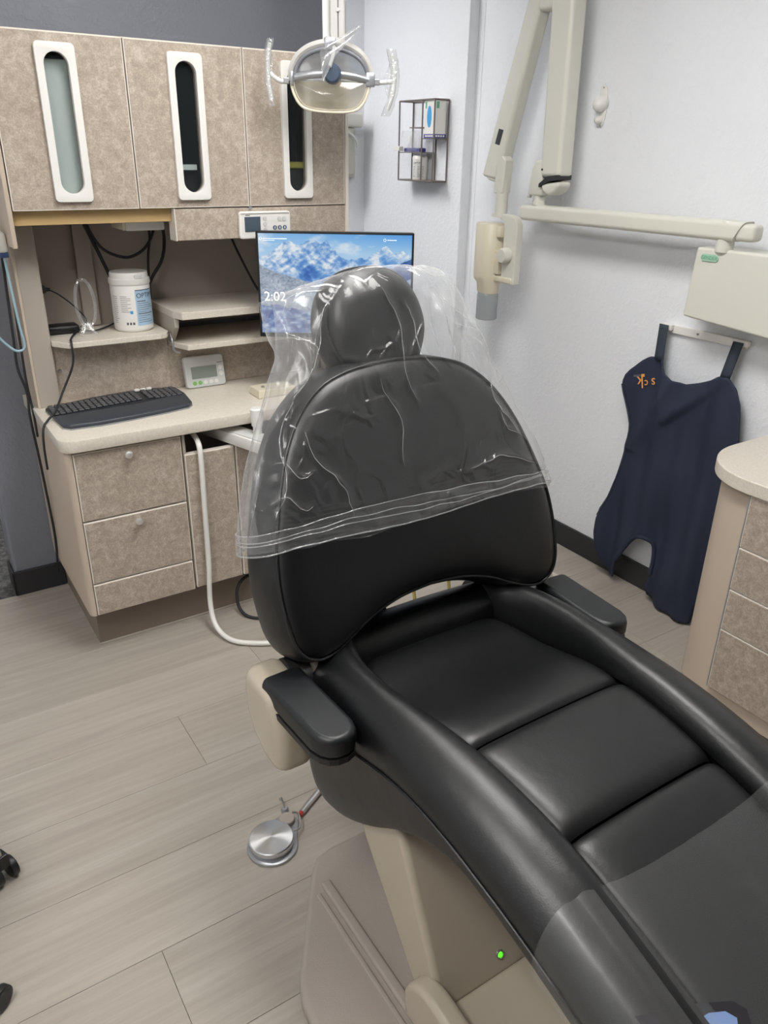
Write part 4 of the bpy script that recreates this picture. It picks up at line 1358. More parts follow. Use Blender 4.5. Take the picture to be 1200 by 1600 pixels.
mk('yoke', prism([(hx - 0.012, y, z) for y, z in yk], (0.032, 0, 0), 0.004, 3), 'plastic_cream', t_, smooth=40, wn=True)
th = BM()
bd = [(hx + a, 2.545 + b) for a, b in rrect(0.10, 0.118, 0.042, 8)]
secs = [(1.300, 0.93, 0.0), (1.294, 1.0, 0), (1.10, 1.0, 0), (1.085, 0.97, 0), (1.070, 0.80, 0.006), (1.035, 0.76, 0.008), (1.028, 0.70, 0.008)]
rg = [[th.verts.new((hx + (x - hx) * s, 2.545 + (y - 2.545) * s - dy, z)) for x, y in bd] for z, s, dy in secs]
for A, B in zip(rg, rg[1:]):
    for i in range(len(A)):
        j = (i + 1) % len(A)
        th.faces.new((A[i], A[j], B[j], B[i]))
th.faces.new(rg[0])
th.faces.new(rg[-1][::-1])
bmesh.ops.recalc_face_normals(th, faces=th.faces)
tb = mk('tube_head', th, 'plastic_ivory', t_, smooth=40, label='ivory tube head')
mk('head_arm', box((hx - 0.016, 2.385, 1.080), (hx + 0.02, 2.50, 1.105), 0.006, 3), 'plastic_ivory', tb, smooth=40)
mk('head_flange', box((hx - 0.02, 2.462, 1.11), (hx + 0.02, 2.490, 1.20), 0.004, 2), 'plastic_ivory', tb, smooth=40)
mk('head_flange', box((hx - 0.02, 2.462, 1.25), (hx + 0.02, 2.490, 1.292), 0.004, 2), 'plastic_ivory', tb, smooth=40)
mk('aiming_cone', lathe([(0.040, 0), (0.044, -0.008), (0.044, -0.105), (0.040, -0.108), (0.038, -0.10), (0.038, 0)], (hx, 2.537, 1.030), n=28), 'cone_clear', tb, smooth=40, label='clear grey aiming cone')
mk('tilt_knob', lathe([(0, 0.034), (0.024, 0.034), (0.028, 0.029), (0.029, 0.0), (0, 0)], (hx - 0.012, 2.42, 1.188), (-1, 0, 0), 28), 'plastic_cream', t_, smooth=40)

# ================================================================== WALL HOOK, APRON, RAIL
t_ = thing('wall_hook', 'small white plastic wall hook bracket beside the x-ray arm', 'hook', (XW, 2.18, 1.70))
hk = [(2.180, 1.778), (2.164, 1.765), (2.157, 1.72), (2.158, 1.68), (2.166, 1.65), (2.176, 1.638), (2.186, 1.648), (2.190, 1.69), (2.196, 1.73), (2.194, 1.768)]
mk('backplate', prism([(XW - 0.006, y, z) for y, z in hk], (0.006, 0, 0), 0.002, 2), 'plastic_white', t_, smooth=40)
mk('knob', lathe([(0.026, 0), (0.026, 0.012), (0.020, 0.030), (0.010, 0.038), (0, 0.039)], (XW - 0.004, 2.178, 1.715), (-1, 0, -0.15), 20), 'plastic_white', t_, smooth=60)
mk('knob', lathe([(0.014, 0), (0.014, 0.010), (0.010, 0.022), (0, 0.026)], (XW - 0.004, 2.180, 1.665), (-1, 0, -0.15), 16), 'plastic_white', t_, smooth=60)
for y, z in ((2.178, 1.765), (2.176, 1.645)):
    mk('screw', cyl((XW - 0.006, y, z), (XW - 0.008, y, z), 0.003, n=8), 'steel', t_)
t_ = thing('apron_rail', 'white metal strip rail on the wall under the x-ray control box', 'rail', (XW, 1.6, 1.01))
mk('strip', box((XW - 0.014, 1.44, 0.997), (XW, 1.755, 1.024), 0.001, 1), 'plastic_white', t_)
for y in (1.735, 1.622):
    mk('screw', cyl((XW - 0.014, y, 1.012), (XW - 0.018, y, 1.012), 0.004, n=10), 'steel', t_)
for y0_, y1_ in ((1.43, 1.487), (1.72, 1.765)):
    mk('hook', box((XW - 0.030, y0_, 1.006), (XW - 0.006, y1_, 1.026), 0.003, 2), 'plastic_white', t_)
t_ = thing('lead_apron', 'dark navy lead apron hanging by two straps on the wall', 'apron', (2.28, 1.65, 1.0))
Lb = smooth_tab([(-0.0, 1.60), (0.0, 1.60)], 2, 1) if False else None
left = sorted([(0.255, 1.877), (0.287, 1.874), (0.353, 1.846), (0.44, 1.83), (0.546, 1.822), (0.60, 1.812), (0.64, 1.808), (0.69, 1.826), (0.729, 1.844), (0.784, 1.866), (0.826, 1.861), (0.865, 1.825), (0.906, 1.776), (0.918, 1.735)])
right = sorted([(0.255, 1.462), (0.35, 1.45), (0.532, 1.42), (0.65, 1.395), (0.708, 1.388), (0.76, 1.400), (0.808, 1.415), (0.86, 1.433), (0.905, 1.455)])


def fold(y, z):
    d = 0.92 - z
    t = (y - 1.42) / 0.45
    f = 0.014 * math.sin(13 * t + 1.5 * z) + 0.010 * math.sin(27 * t - 3 * z + 1)
    zc_ = 0.69 + ((y - 1.665) * 3.6 if y > 1.665 else (1.665 - y) * 0.95)
    hh_ = z - zc_
    swag = 0.026 * (1 / (1 + math.exp(-max(-40, min(40, hh_ / 0.006))))) * math.exp(-max(0, hh_) / 0.09) * max(0, 1 - abs(y - 1.63) / 0.2) + 0.014 * math.exp(-((y - 1.60) / 0.10) ** 2 - ((z - 0.5) / 0.2) ** 2)
    crease = 0.012 * math.exp(-(((y - 1.70) + 0.5 * (z - 0.75)) / 0.025) ** 2) * (z > 0.55)
    return 2.278 - 0.010 - f * min(1, 0.35 + d) - swag - crease - 0.03 * max(0, min(1, (0.5 - z) / 0.4)) - 0.012 * noise.noise(Vector((y * 7, z * 5, 0)))


top_c = [(1.388, 0.80), (1.40, 0.83), (1.43, 0.885), (1.455, 0.905), (1.489, 0.903), (1.52, 0.882), (1.555, 0.866), (1.602, 0.851), (1.65, 0.853), (1.69, 0.864), (1.708, 0.885), (1.720, 0.915), (1.776, 0.908), (1.825, 0.866), (1.861, 0.826), (1.868, 0.80)]


outline = [(1.388, 0.80), (1.395, 0.83), (1.42, 0.875), (1.452, 0.906), (1.489, 0.903), (1.52, 0.882), (1.555, 0.866), (1.602, 0.851), (1.65, 0.853), (1.69, 0.864), (1.708, 0.885), (1.720, 0.915), (1.776, 0.908), (1.80, 0.890), (1.825, 0.866), (1.846, 0.847), (1.861, 0.826), (1.868, 0.80), (1.866, 0.784), (1.844, 0.729), (1.826, 0.69), (1.810, 0.645), (1.811, 0.60), (1.822, 0.546), (1.83, 0.44), (1.846, 0.353), (1.872, 0.29), (1.880, 0.24), (1.876, 0.19), (1.852, 0.126), (1.822, 0.062), (1.79, 0.025), (1.765, 0.03), (1.756, 0.09), (1.748, 0.13), (1.724, 0.182), (1.70, 0.225), (1.665, 0.256), (1.632, 0.252), (1.612, 0.228), (1.602, 0.18), (1.600, 0.12), (1.612, 0.06), (1.60, 0.03), (1.55, 0.014), (1.48, 0.008), (1.40, 0.012), (1.375, 0.25), (1.365, 0.50), (1.368, 0.70)]


def nearest_on_outline(y, z_):
    best, bd = None, 9
    for i in range(len(outline)):
        (ay, az), (by, bz_) = outline[i], outline[(i + 1) % len(outline)]
        dy, dz = by - ay, bz_ - az
        k_ = max(0, min(1, ((y - ay) * dy + (z_ - az) * dz) / (dy * dy + dz * dz + 1e-12)))
        q = (ay + dy * k_, az + dz * k_)
        d = (q[0] - y) ** 2 + (q[1] - z_) ** 2
        if d < bd: best, bd = q, d
    return best


def inside_outline(y, z_):
    c_ = False
    for i in range(len(outline)):
        (ay, az), (by, bz_) = outline[i], outline[(i + 1) % len(outline)]
        if (az > z_) != (bz_ > z_) and y < (by - ay) * (z_ - az) / (bz_ - az) + ay: c_ = not c_
    return c_


bm = BM()
HG = 0.0085
gv = {}


def gvert(i, j):
    if (i, j) not in gv: gv[(i, j)] = bm.verts.new((0, 1.355 + i * HG, 0.004 + j * HG))
    return gv[(i, j)]


for i in range(64):
    for j in range(110):
        if inside_outline(1.355 + (i + 0.5) * HG, 0.004 + (j + 0.5) * HG):
            bm.faces.new((gvert(i, j), gvert(i, j + 1), gvert(i + 1, j + 1), gvert(i + 1, j)))
for v in bm.verts:
    if v.is_boundary:
        y, z_ = nearest_on_outline(v.co.y, v.co.z)
        v.co.y, v.co.z = y, z_
for v in bm.verts:
    v.co.x = fold(v.co.y, v.co.z)
mk('cloth', bm, 'fabric_navy', t_, smooth=180, solid=0.005)
hem = [(interp([(0.255, 1.877), (0.35, 1.846), (0.44, 1.83), (0.60, 1.812), (0.64, 1.808), (0.729, 1.844), (0.784, 1.866)], z_), z_) for z_ in np.linspace(0.26, 0.79, 20)]
mk('hem', tube([(fold(y, z_) - 0.002, y, z_) for y, z_ in hem], 0.004, 6, 0), 'strap', t_, smooth=60)
nh = [(1.751, 0.119), (1.724, 0.182), (1.70, 0.225), (1.66, 0.258), (1.63, 0.254), (1.612, 0.235), (1.602, 0.18), (1.60, 0.12)]
mk('hem', tube([(fold(y, z_) - 0.003, y, z_) for y, z_ in nh], 0.008, 8, 5), 'fabric_navy', t_, smooth=60)
for (y0_, z0_), (y1_, z1_) in (((1.745, 1.025), (1.735, 0.905)), ((1.455, 1.02), (1.470, 0.90))):
    def strapf(u, v, y0_=y0_, z0_=z0_, y1_=y1_, z1_=z1_):
        y = y0_ + (y1_ - y0_) * v + (u - 0.5) * 0.036
        return Vector((2.283 - 0.012 * v, y, z0_ + (z1_ - z0_) * v))
    mk('strap', grid(strapf, 4, 8), 'strap', t_, smooth=180, solid=0.003)
# upside-down printed mark
MA = basis((fold(1.79, 0.82) - 0.004, 1.782, 0.822), (0, 0.96, -0.28), (-0.05, -0.28, -0.96), (-1, 0, 0))
bm = local(textbm('s', 0.050, 0.0003), MA @ Matrix.Translation((-0.045, 0.010, 0)))
merge(bm, local(textbm('c', 0.040, 0.0003), MA @ Matrix.Translation((-0.014, 0.012, 0))))
merge(bm, local(textbm('k', 0.062, 0.0003), MA @ Matrix.Translation((0.012, 0.004, 0))))
mk('printed_mark', bm, 'orange', t_, label='orange upside-down lettering')
bm = local(box((-0.008, -0.022, 0), (0.006, -0.012, 0.0006)), MA)
mk('orange_block', bm, 'orange', t_)
mk('grey_print', local(box((0.008, -0.021, 0), (0.040, -0.014, 0.0006)), MA), 'label_text', t_)

# ================================================================== RIGHT CABINET


def rounded_end(x0, x1, y0_, y1_, rx, ry, z):
    out = [(x1, y0_, z), (x1, y1_, z)]
    for a in range(90, 181, 6):
        out.append((x0 + rx + rx * math.cos(R(a)), y1_ - ry + ry * math.sin(R(a)), z))
    out.append((x0, y0_, z))
    return out


t_ = thing('side_cabinet', 'low cabinet with rounded beige end and speckled drawers on the right', 'cabinet', (2.1, 0.6, 0))
mk('body', prism(rounded_end(1.903, XW - 0.012, -0.4, 1.262, 0.19, 0.19, 0.03), (0, 0, 0.695)), 'beige', t_, smooth=30)
mk('toe_kick', prism(rounded_end(1.93, XW - 0.012, -0.4, 1.235, 0.17, 0.17, 0.0), (0, 0, 0.03)), 'toekick', t_, smooth=30)
for zi, (z0_, z1_) in enumerate(((0.567, 0.722), (0.433, 0.565), (0.300, 0.431), (0.092, 0.298))):
    for y0_, y1_ in ((0.56, 1.073), (0.04, 0.556)):
        d = mk('drawer', box((1.884, y0_ + 0.003, z0_ + 0.003), (1.90, y1_ - 0.003, z1_ - 0.003), 0.0008, 1), 'laminate', t_)
        mk('edge_band', box((1.886, y0_, z0_), (1.904, y1_, z1_), 0.001, 1), 'edge', d)
mk('corner_strip', box((1.888, 1.0745, 0.09), (1.903, 1.0785, 0.724)), 'silver', t_)
tag(mk('side_countertop', prism(rounded_end(1.876, XW, -0.42, 1.285, 0.22, 0.20, 0.725), (0, 0, 0.040), 0.004, 3), 'counter', loc=(2.1, 0.6, 0.725), smooth=35, wn=True), 'cream speckled countertop with a rounded end, right of the chair', 'countertop')

# ================================================================== DENTAL CHAIR
CH = 0.87
chair = thing('dental_chair', 'black leather dental chair on a beige pedestal in the middle', 'chair', (CH, 0.8, 0))
padz = smooth_tab([(-0.40, 0.300), (-0.1, 0.425), (0.1, 0.492), (0.25, 0.540), (0.375, 0.582), (0.46, 0.608), (0.56, 0.631), (0.66, 0.645), (0.76, 0.648), (0.86, 0.632), (0.95, 0.603), (1.02, 0.590), (1.10, 0.590), (1.26, 0.60)], 240, 17)
crest = smooth_tab([(-0.40, 0.318), (-0.1, 0.448), (0.1, 0.517), (0.25, 0.565), (0.375, 0.607), (0.5, 0.645), (0.6, 0.664), (0.7, 0.674), (0.85, 0.675), (1.0, 0.668), (1.10, 0.660), (1.18, 0.648), (1.25, 0.610)], 240, 17)
winn = smooth_tab([(-0.4, 0.16), (0.2, 0.17), (0.56, 0.177), (0.76, 0.188), (0.95, 0.207), (1.05, 0.205), (1.11, 0.192), (1.15, 0.175), (1.26, 0.17)], 200, 9)
wout = smooth_tab([(-0.4, 0.285), (0.3, 0.300), (0.6, 0.305), (1.0, 0.305), (1.14, 0.300), (1.20, 0.285), (1.25, 0.255)], 200, 9)
stit = lambda y: interp(padz, y) - 0.052


def edge_drop(d, depth=0.018, k_=0.011):
    return depth * math.exp(-max(d, 0) / k_)


def pad_patch(ya_, yb__, xs_n=44, ys_n=44):
    tt = lambda n: [(1 - math.cos(math.pi * i / (n - 1))) / 2 for i in range(n)]

    def f(u, v):
        y = ya_ + (yb__ - ya_) * v
        wi = interp(winn, y)
        x = (2 * u - 1) * wi
        dx = wi - abs(x)
        dy = min(y - ya_, yb__ - y)
        z_ = interp(padz, y) - edge_drop(dx) - edge_drop(dy, 0.014, 0.010) + 0.004 * (1 - (x / wi) ** 2)
        return Vector((CH + x, y, z_))
    return grid(f, 0, 0, us=tt(xs_n), vs=tt(ys_n))


for a, b in ((0.775, 1.145), (0.557, 0.771), (-0.36, 0.553)):
    mk('seat_pad', pad_patch(a, b, 44, 64 if a < 0 else 44), 'leather', chair, smooth=180)


def bolster(s):
    ys = list(np.linspace(-0.36, 0.95, 60)) + list(np.linspace(0.96, 1.25, 28))

    def f(u, v):
        y = ys[int(round(v * (len(ys) - 1)))]
        wi, wo = interp(winn, y), interp(wout, y)
        zi = interp(padz, y) - 0.016
        zo = stit(y) if y < 1.1 else stit(y) - (y - 1.1) * 0.15
        th_ = math.pi * u
        x = wi + (wo - wi) * (1 - math.cos(th_)) / 2
        hb_ = interp(crest, y) - (zi + zo) / 2
        z_ = zi + (zo - zi) * (1 - math.cos(th_)) / 2 + max(hb_, 0.005) * math.sin(th_) ** 0.75
        return Vector((CH + s * x, y, z_))
    return grid(f, 0, 0, us=np.linspace(0, 1, 26), vs=np.linspace(0, 1, len(ys)))


for s in (-1, 1):
    mk('seat_bolster', bolster(s), 'leather', chair, smooth=180)
    pts = [(CH + s * (interp(wout, y) + 0.0015), y, stit(y)) for y in np.linspace(-0.3, 1.15, 40)]
    mk('piping', tube(pts, 0.0028, 6, 0), 'leather', chair, smooth=60)


def rim(u, v):
    x = (2 * u - 1) * 0.205
    th_ = math.pi * v
    y0_, y1_ = 1.136, 1.245
    y = y0_ + (y1_ - y0_) * (1 - math.cos(th_)) / 2
    return Vector((CH + x, y, 0.572 + 0.012 * v + (0.064 - 0.006 * (x / 0.172) ** 2) * math.sin(th_) ** 0.7))


mk('rear_rim', grid(rim, 24, 24), 'leather', chair, smooth=180)
mk('seat_deck', grid(lambda u, v: Vector((CH + (2 * u - 1) * 0.27, -0.36 + 1.57 * v, interp(padz, -0.36 + 1.57 * v) - 0.034)), 8, 60), 'leather', chair, smooth=180)
low = smooth_tab([(-0.4, 0.215), (-0.1, 0.33), (0.2, 0.43), (0.403, 0.503), (0.48, 0.527), (0.581, 0.556), (0.642, 0.556), (0.70, 0.53), (0.774, 0.483), (0.853, 0.424), (0.92, 0.365), (0.98, 0.320), (1.05, 0.275), (1.12, 0.25), (1.18, 0.27), (1.235, 0.34), (1.25, 0.45)], 260, 9)


def shell(u, v):
    y = -0.38 + (1.25 + 0.38) * v
    wo = interp(wout, min(y, 1.2))
    zt = stit(y)
    zl = min(interp(low, y), zt - 0.03)
    end = 1.0 if y < 1.12 else max(0.86, 1 - (y - 1.12) ** 2 * 8)
    # section: right bottom centre -> outer edge -> stitch, mirrored
    sgn = 1 if u >= 0.5 else -1
    q = abs(u - 0.5) * 2
    if q < 0.3:
        x, z_ = (wo - 0.06) * q / 0.3, zl
    else:
        th_ = (q - 0.3) / 0.7
        a = th_ * math.pi / 2
        x = (wo - 0.06) + 0.062 * math.sin(min(a * 1.6, math.pi / 2))
        z_ = zl + (zt - zl) * (1 - math.cos(a)) ** 0.9
    return Vector((CH + sgn * x * end, y, z_))


bm = grid(shell, 41, 70)
mk('seat_shell', bm, 'leather', chair, smooth=180)
mk('foot_end', box((CH - 0.27, -0.39, 0.22), (CH + 0.27, -0.36, 0.30), 0.01), 'leather', chair)

# backrest -----------------------------------------------------------
KB, ZB = 0.37, 0.63
Lk = math.sqrt(1 + KB * KB)
BN = Vector((0, -1 / Lk, KB / Lk))         # out of the front face


def onback(x, z_, y0_=1.10, n=0.0):
    return Vector((CH + x, y0_ + KB * (z_ - ZB), z_)) + BN * n


def cushion(outline, y0_, thick, crown, bulge, rings=16, wrap=0.0, zc=None):
    """outline: list of (x,z) round the front seam; returns front panel, side gusset, seam path"""
    P = [Vector((a, b, 0)) for a, b in outline]
    P = smooth_path(P + [P[0]], 6)[:-1]
    c = Vector((0, zc, 0))
    N = len(P)
    wrapf = lambda p: wrap * min(1, (abs(p.x) / 0.34)) ** 3
    front = BM()
    rr_ = []
    for k_ in range(rings):
        f = math.cos(math.pi / 2 * k_ / rings)
        ring = []
        for p in P:
            q = c + (p - c) * f
            edge = -0.012 * math.exp(-(1 - f) / 0.03)
            ring.append(front.verts.new(onback(q.x, q.y, y0_, crown * (1 - f ** 5) + edge + wrapf(q))))
        rr_.append(ring)
    cv = front.verts.new(onback(c.x, c.y, y0_, crown))
    for A, B in zip(rr_, rr_[1:]):
        for i in range(N):
            j = (i + 1) % N
            front.faces.new((A[i], A[j], B[j], B[i]))
    for i in range(N): front.faces.new((rr_[-1][i], rr_[-1][(i + 1) % N], cv))
    bmesh.ops.recalc_face_normals(front, faces=front.faces)
    gus = BM()
    rg_ = []
    M_ = 12
    for k_ in range(M_ + 1):
        t = k_ / M_
        grow = bulge * math.sin(math.pi * t) ** 0.7 + 0.006 * t
        ring = []
        for i, p in enumerate(P):
            tn = (P[(i + 1) % N] - P[i - 1]).normalized()
            nn = Vector((tn.y, -tn.x, 0))
            if nn.dot(p - c) < 0: nn = -nn
            q = p + nn * grow
            ring.append(gus.verts.new(onback(q.x, q.y, y0_, -0.010 - (thick - 0.010) * t + wrapf(p) * (1 - t * 0.7))))
        rg_.append(ring)
    for A, B in zip(rg_, rg_[1:]):
        for i in range(N):
            j = (i + 1) % N
            gus.faces.new((A[i], A[j], B[j], B[i]))
    cb_ = gus.verts.new(onback(c.x, c.y, y0_, -thick - 0.01))
    for i in range(N): gus.faces.new((rg_[-1][i], rg_[-1][(i + 1) % N], cb_))
    bmesh.ops.recalc_face_normals(gus, faces=gus.faces)
    seam = [onback(p.x, p.y, y0_, -0.008 + wrapf(p)) for p in P]
    return front, gus, seam


half = [(0.0, 0.726), (0.08, 0.719), (0.15, 0.701), (0.20, 0.679), (0.245, 0.660), (0.285, 0.655), (0.318, 0.670), (0.336, 0.700), (0.343, 0.745), (0.345, 0.80), (0.338, 0.86), (0.318, 0.93), (0.292, 1.0), (0.262, 1.055), (0.226, 1.10), (0.175, 1.138), (0.115, 1.158), (0.05, 1.166), (0.0, 1.168)]
outl = half + [(-a, b) for a, b in half[-2:0:-1]]
f_, g_, sm_ = cushion(outl, 1.10, 0.13, 0.016, 0.012, zc=0.92, wrap=0.02)
br = mk('backrest', f_, 'leather', chair, smooth=180)
mk('side_gusset', g_, 'leather', br, smooth=75)
mk('piping', tube(sm_, 0.0035, 6, 0, closed=True), 'leather', br, smooth=60)
hh = [(0.0, 1.120), (0.045, 1.122), (0.074, 1.138), (0.098, 1.170), (0.113, 1.203), (0.117, 1.230), (0.111, 1.262), (0.097, 1.292), (0.073, 1.317), (0.040, 1.332), (0.0, 1.337)]
ho = hh + [(-a, b) for a, b in hh[-2:0:-1]]
f_, g_, sm_ = cushion([(a + 0.006, b) for a, b in ho], 1.150, 0.070, 0.030, 0.005, zc=1.23)
hr = mk('headrest', f_, 'leather', chair, smooth=180)
mk('side_gusset', g_, 'leather', hr, smooth=75)
mk('piping', tube(sm_, 0.003, 6, 0, closed=True), 'leather', hr, smooth=60)
mk('headrest_bar', box((CH - 0.03, 1.40, 1.0), (CH + 0.03, 1.415, 1.2), 0.004, M=None), 'steel', chair)
# rear frame of the back, hinge
mk('back_frame', prism([(CH - 0.11, 1.235, 0.52), (CH - 0.11, 1.27, 0.52), (CH - 0.11, 1.38, 0.90), (CH - 0.11, 1.345, 0.90)], (0.06, 0, 0), 0.004), 'toekick', chair)
mk('hinge_plate', prism([(CH - 0.05, 1.235, 0.52), (CH - 0.05, 1.285, 0.55), (CH - 0.05, 1.31, 0.70), (CH - 0.05, 1.27, 0.70)], (0.012, 0, 0), 0.003), 'black', chair)
# arm rests
for s in (-1, 1):
    ap = [(-0.043, -0.075), (-0.038, -0.098), (-0.027, -0.114), (-0.012, -0.122), (0.006, -0.124), (0.024, -0.118), (0.036, -0.104), (0.042, -0.084), (0.043, 0.10), (0.036, 0.112), (-0.036, 0.112), (-0.043, 0.10)]
    cx_, cy_ = CH + s * 0.352, 1.035
    an = R(-3 * s)
    pts = [(cx_ + a * math.cos(an) - b_ * math.sin(an), cy_ + a * math.sin(an) + b_ * math.cos(an), 0.588) for a, b_ in ap]
    arm = mk('armrest', prism(pts, (0, 0, 0.046), 0.012, 4), 'armpad', chair, smooth=40, wn=True)
    mk('armrest_base', prism([(x, y, 0.578) for x, y, z_ in pts], (0, 0, 0.012)), 'black', arm)
    xb_ = CH + s * 0.365
    mk('arm_bracket', prism([(xb_ - 0.043, y, z_) for y, z_ in ((1.215, 0.628), (1.222, 0.57), (1.215, 0.52), (1.185, 0.475), (1.13, 0.447), (1.06, 0.445), (1.06, 0.56), (1.09, 0.628))], (0.086, 0, 0), 0.030, 5), 'chair_beige', chair, smooth=40, wn=True)
    mk('hinge_cover', cyl((xb_ - s * 0.047, 1.165, 0.595), (xb_ - s * 0.075, 1.165, 0.595), 0.035, 0.033, 28), 'steel', chair, smooth=40)
    mk('hinge_ring', cyl((xb_ - s * 0.030, 1.165, 0.595), (xb_ - s * 0.05, 1.165, 0.595), 0.040, 0.040, 28), 'black', chair, smooth=40)
    mk('hinge_arm', box((min(xb_ - s * 0.075, xb_ - s * 0.11), 1.13, 0.56), (max(xb_ - s * 0.075, xb_ - s * 0.11), 1.26, 0.63), 0.02, 4), 'chair_beige', chair, smooth=40)
# pedestal --------------------------------------------------------------
col = [(0.98, 0.45), (0.842, 0.42), (0.700, 0.125), (0.700, 0.06), (0.77, 0.06), (0.835, 0.14), (0.972, 0.305), (1.04, 0.42)]
mk('lift_column', prism([(CH - 0.27, y, z_) for y, z_ in col], (0.54, 0, 0), 0.014, 4), 'chair_beige', chair, smooth=40, wn=True)
n_f = Vector((0, -0.295, 0.142)).normalized()
pl = Vector((0.749, 0.711, 0.148))
led = mk('indicator_bezel', lathe([(0, 0.0005), (0.006, 0.0005), (0.0062, 0.003), (0.009, 0.003), (0.0095, 0.0)], pl, (0, -0.901, 0.434), 24), 'steel', chair, smooth=40)
mk('indicator_light', lathe([(0, 0.004), (0.004, 0.003), (0.0055, 0.0006)], pl, (0, -0.901, 0.434), 20), 'led_green', led, smooth=60)
mk('pump_cover', box((CH - 0.30, 0.15, 0.042), (CH + 0.30, 0.700, 0.125), 0.018, 4), 'chair_beige', chair, smooth=40, wn=True)
for s in (-1, 1):
    ck = []
    for a in range(-10, 181, 10):
        ck.append((0.700 + 0.075 * math.cos(R(a)) * 1.0, 0.105 + 0.075 * math.sin(R(a))))
    ck += [(0.35, 0.17), (0.25, 0.12), (0.20, 0.05), (0.77, 0.05)]
    ck = [(min(y, 0.775), z_) for y, z_ in ck]
    xx = CH + s * 0.305
    ol = []
    for a in range(0, 100, 10):
        ol.append((0.690 + 0.085 * math.cos(R(a)), 0.095 + 0.085 * math.sin(R(a))))
    ol += [(0.5, 0.165), (0.30, 0.13), (0.18, 0.05), (0.765, 0.05)]
    pc = mk('pivot_cover', prism([(min(xx, xx - s * 0.045), y, z_) for y, z_ in ol], (0.045, 0, 0), 0.014, 4), 'chair_beige', chair, smooth=40, wn=True)
    mk('screw', cyl((xx, 0.64, 0.10), (xx + s * 0.003, 0.64, 0.10), 0.005, n=12), 'steel', pc)
bp_ = [(0.640, 1.195), (0.60, 1.185), (0.572, 1.155), (0.432, 0.945), (0.415, 0.90), (0.405, 0.80), (0.40, 0.30), (0.43, 0.05)]
bpl = bp_ + [(2 * CH - x, y) for x, y in bp_[::-1]]
mk('base_plate', prism([(x, y, 0.0) for x, y in bpl], (0, 0, 0.042), 0.014, 4), 'base_grey', chair, smooth=40, wn=True)
for s in (-1, 1):
    xr_ = CH + s * 0.287
    mk('base_rib', box((xr_ - 0.012, 0.70, 0.036), (xr_ + 0.012, 1.11, 0.052), 0.007, 4), 'base_grey', chair, smooth=40, wn=True)
    xr_ = CH + s * 0.315
    mk('base_rib', box((xr_ - 0.006, 0.70, 0.036), (xr_ + 0.006, 1.09, 0.047), 0.004, 3), 'base_grey', chair, smooth=40, wn=True)

# yellow tubes seen below the back
for pts, lab in (([(1.17, 1.63, 0.42), (1.185, 1.62, 0.25), (1.20, 1.64, 0.12), (1.22, 1.70, 0.006)], 'yellow tube hanging behind the chair, seen left in the gap under the backrest'),
                 ([(1.28, 1.60, 0.42), (1.295, 1.60, 0.25), (1.305, 1.63, 0.12), (1.31, 1.70, 0.006)], 'yellow tube hanging behind the chair, seen right in the gap under the backrest')):
    tag(mk('tube', tube(pts, 0.0055, 8), 'tube_yellow', loc=pts[-1], smooth=60), lab, 'tube')

# ------------------------------------------------------------------ plastic covers
t_ = thing('headrest_cover', 'clear crinkled plastic bag pulled over the headrest and backrest', 'plastic cover', (CH, 1.3, 0.85))
Wt = smooth_tab([(0.83, 0.380), (0.89, 0.370), (0.95, 0.350), (1.0, 0.330), (1.06, 0.297), (1.12, 0.262), (1.18, 0.240), (1.24, 0.232), (1.287, 0.233), (1.34, 0.235)], 150, 11)


def topz(u):
    a = abs(u)
    if u < 0: return 1.334 - 0.050 * a ** 1.2 + 0.004 * noise.noise(Vector((u * 9, 0, 3)))
    return 1.334 - 0.012 * a - 0.048 * a ** 9 + 0.004 * noise.noise(Vector((u * 9, 0, 3)))


CREASES = [((-0.02, 1.29), (0.02, 1.06), 0.0035, 0.007), ((0.02, 1.24), (0.075, 1.10), 0.003, 0.006), ((-0.10, 1.30), (-0.25, 1.10), 0.006, 0.006),
           ((-0.13, 1.30), (-0.235, 1.25), 0.006, 0.007), ((0.05, 1.325), (0.21, 1.27), 0.006, 0.007), ((0.10, 1.30), (0.30, 1.05), 0.005, 0.006),
           ((-0.25, 1.10), (-0.33, 0.90), 0.005, 0.006), ((-0.24, 1.04), (-0.17, 0.88), 0.004, 0.005), ((0.28, 1.08), (0.36, 0.88), 0.005, 0.006),
           ((-0.22, 1.24), (-0.19, 1.14), 0.005, 0.006), ((0.12, 1.22), (0.30, 1.10), 0.004, 0.005), ((0.14, 1.19), (0.30, 1.07), 0.004, 0.005),
           ((-0.31, 0.99), (-0.24, 0.965), 0.004, 0.005), ((-0.33, 0.93), (-0.25, 0.915), 0.004, 0.005), ((0.12, 0.92), (0.34, 0.905), 0.004, 0.006),
           ((0.22, 1.02), (0.30, 0.92), 0.004, 0.006), ((-0.05, 1.12), (-0.03, 0.95), 0.003, 0.007), ((0.20, 1.10), (0.26, 0.96), 0.003, 0.006)]


def crease_height(x, z_):
    h = 0.0
    for (ax, az), (bx_, bz_), am, wd in CREASES:
        dx, dz = bx_ - ax, bz_ - az
        L2 = dx * dx + dz * dz
        k_ = ((x - ax) * dx + (z_ - az) * dz) / L2
        if k_ < -0.1 or k_ > 1.1: continue
        kk = min(1, max(0, k_))
        bend = 0.010 * math.sin(kk * 7 + ax * 40)
        d = abs((x - ax) * dz - (z_ - az) * dx) / math.sqrt(L2) if False else ((x - ax) * dz - (z_ - az) * dx) / math.sqrt(L2) + bend
        h += am * math.exp(-abs(d) / wd) * max(0.0, math.sin(math.pi * min(1, max(0, (k_ + 0.1) / 1.2)))) ** 0.5
    return h


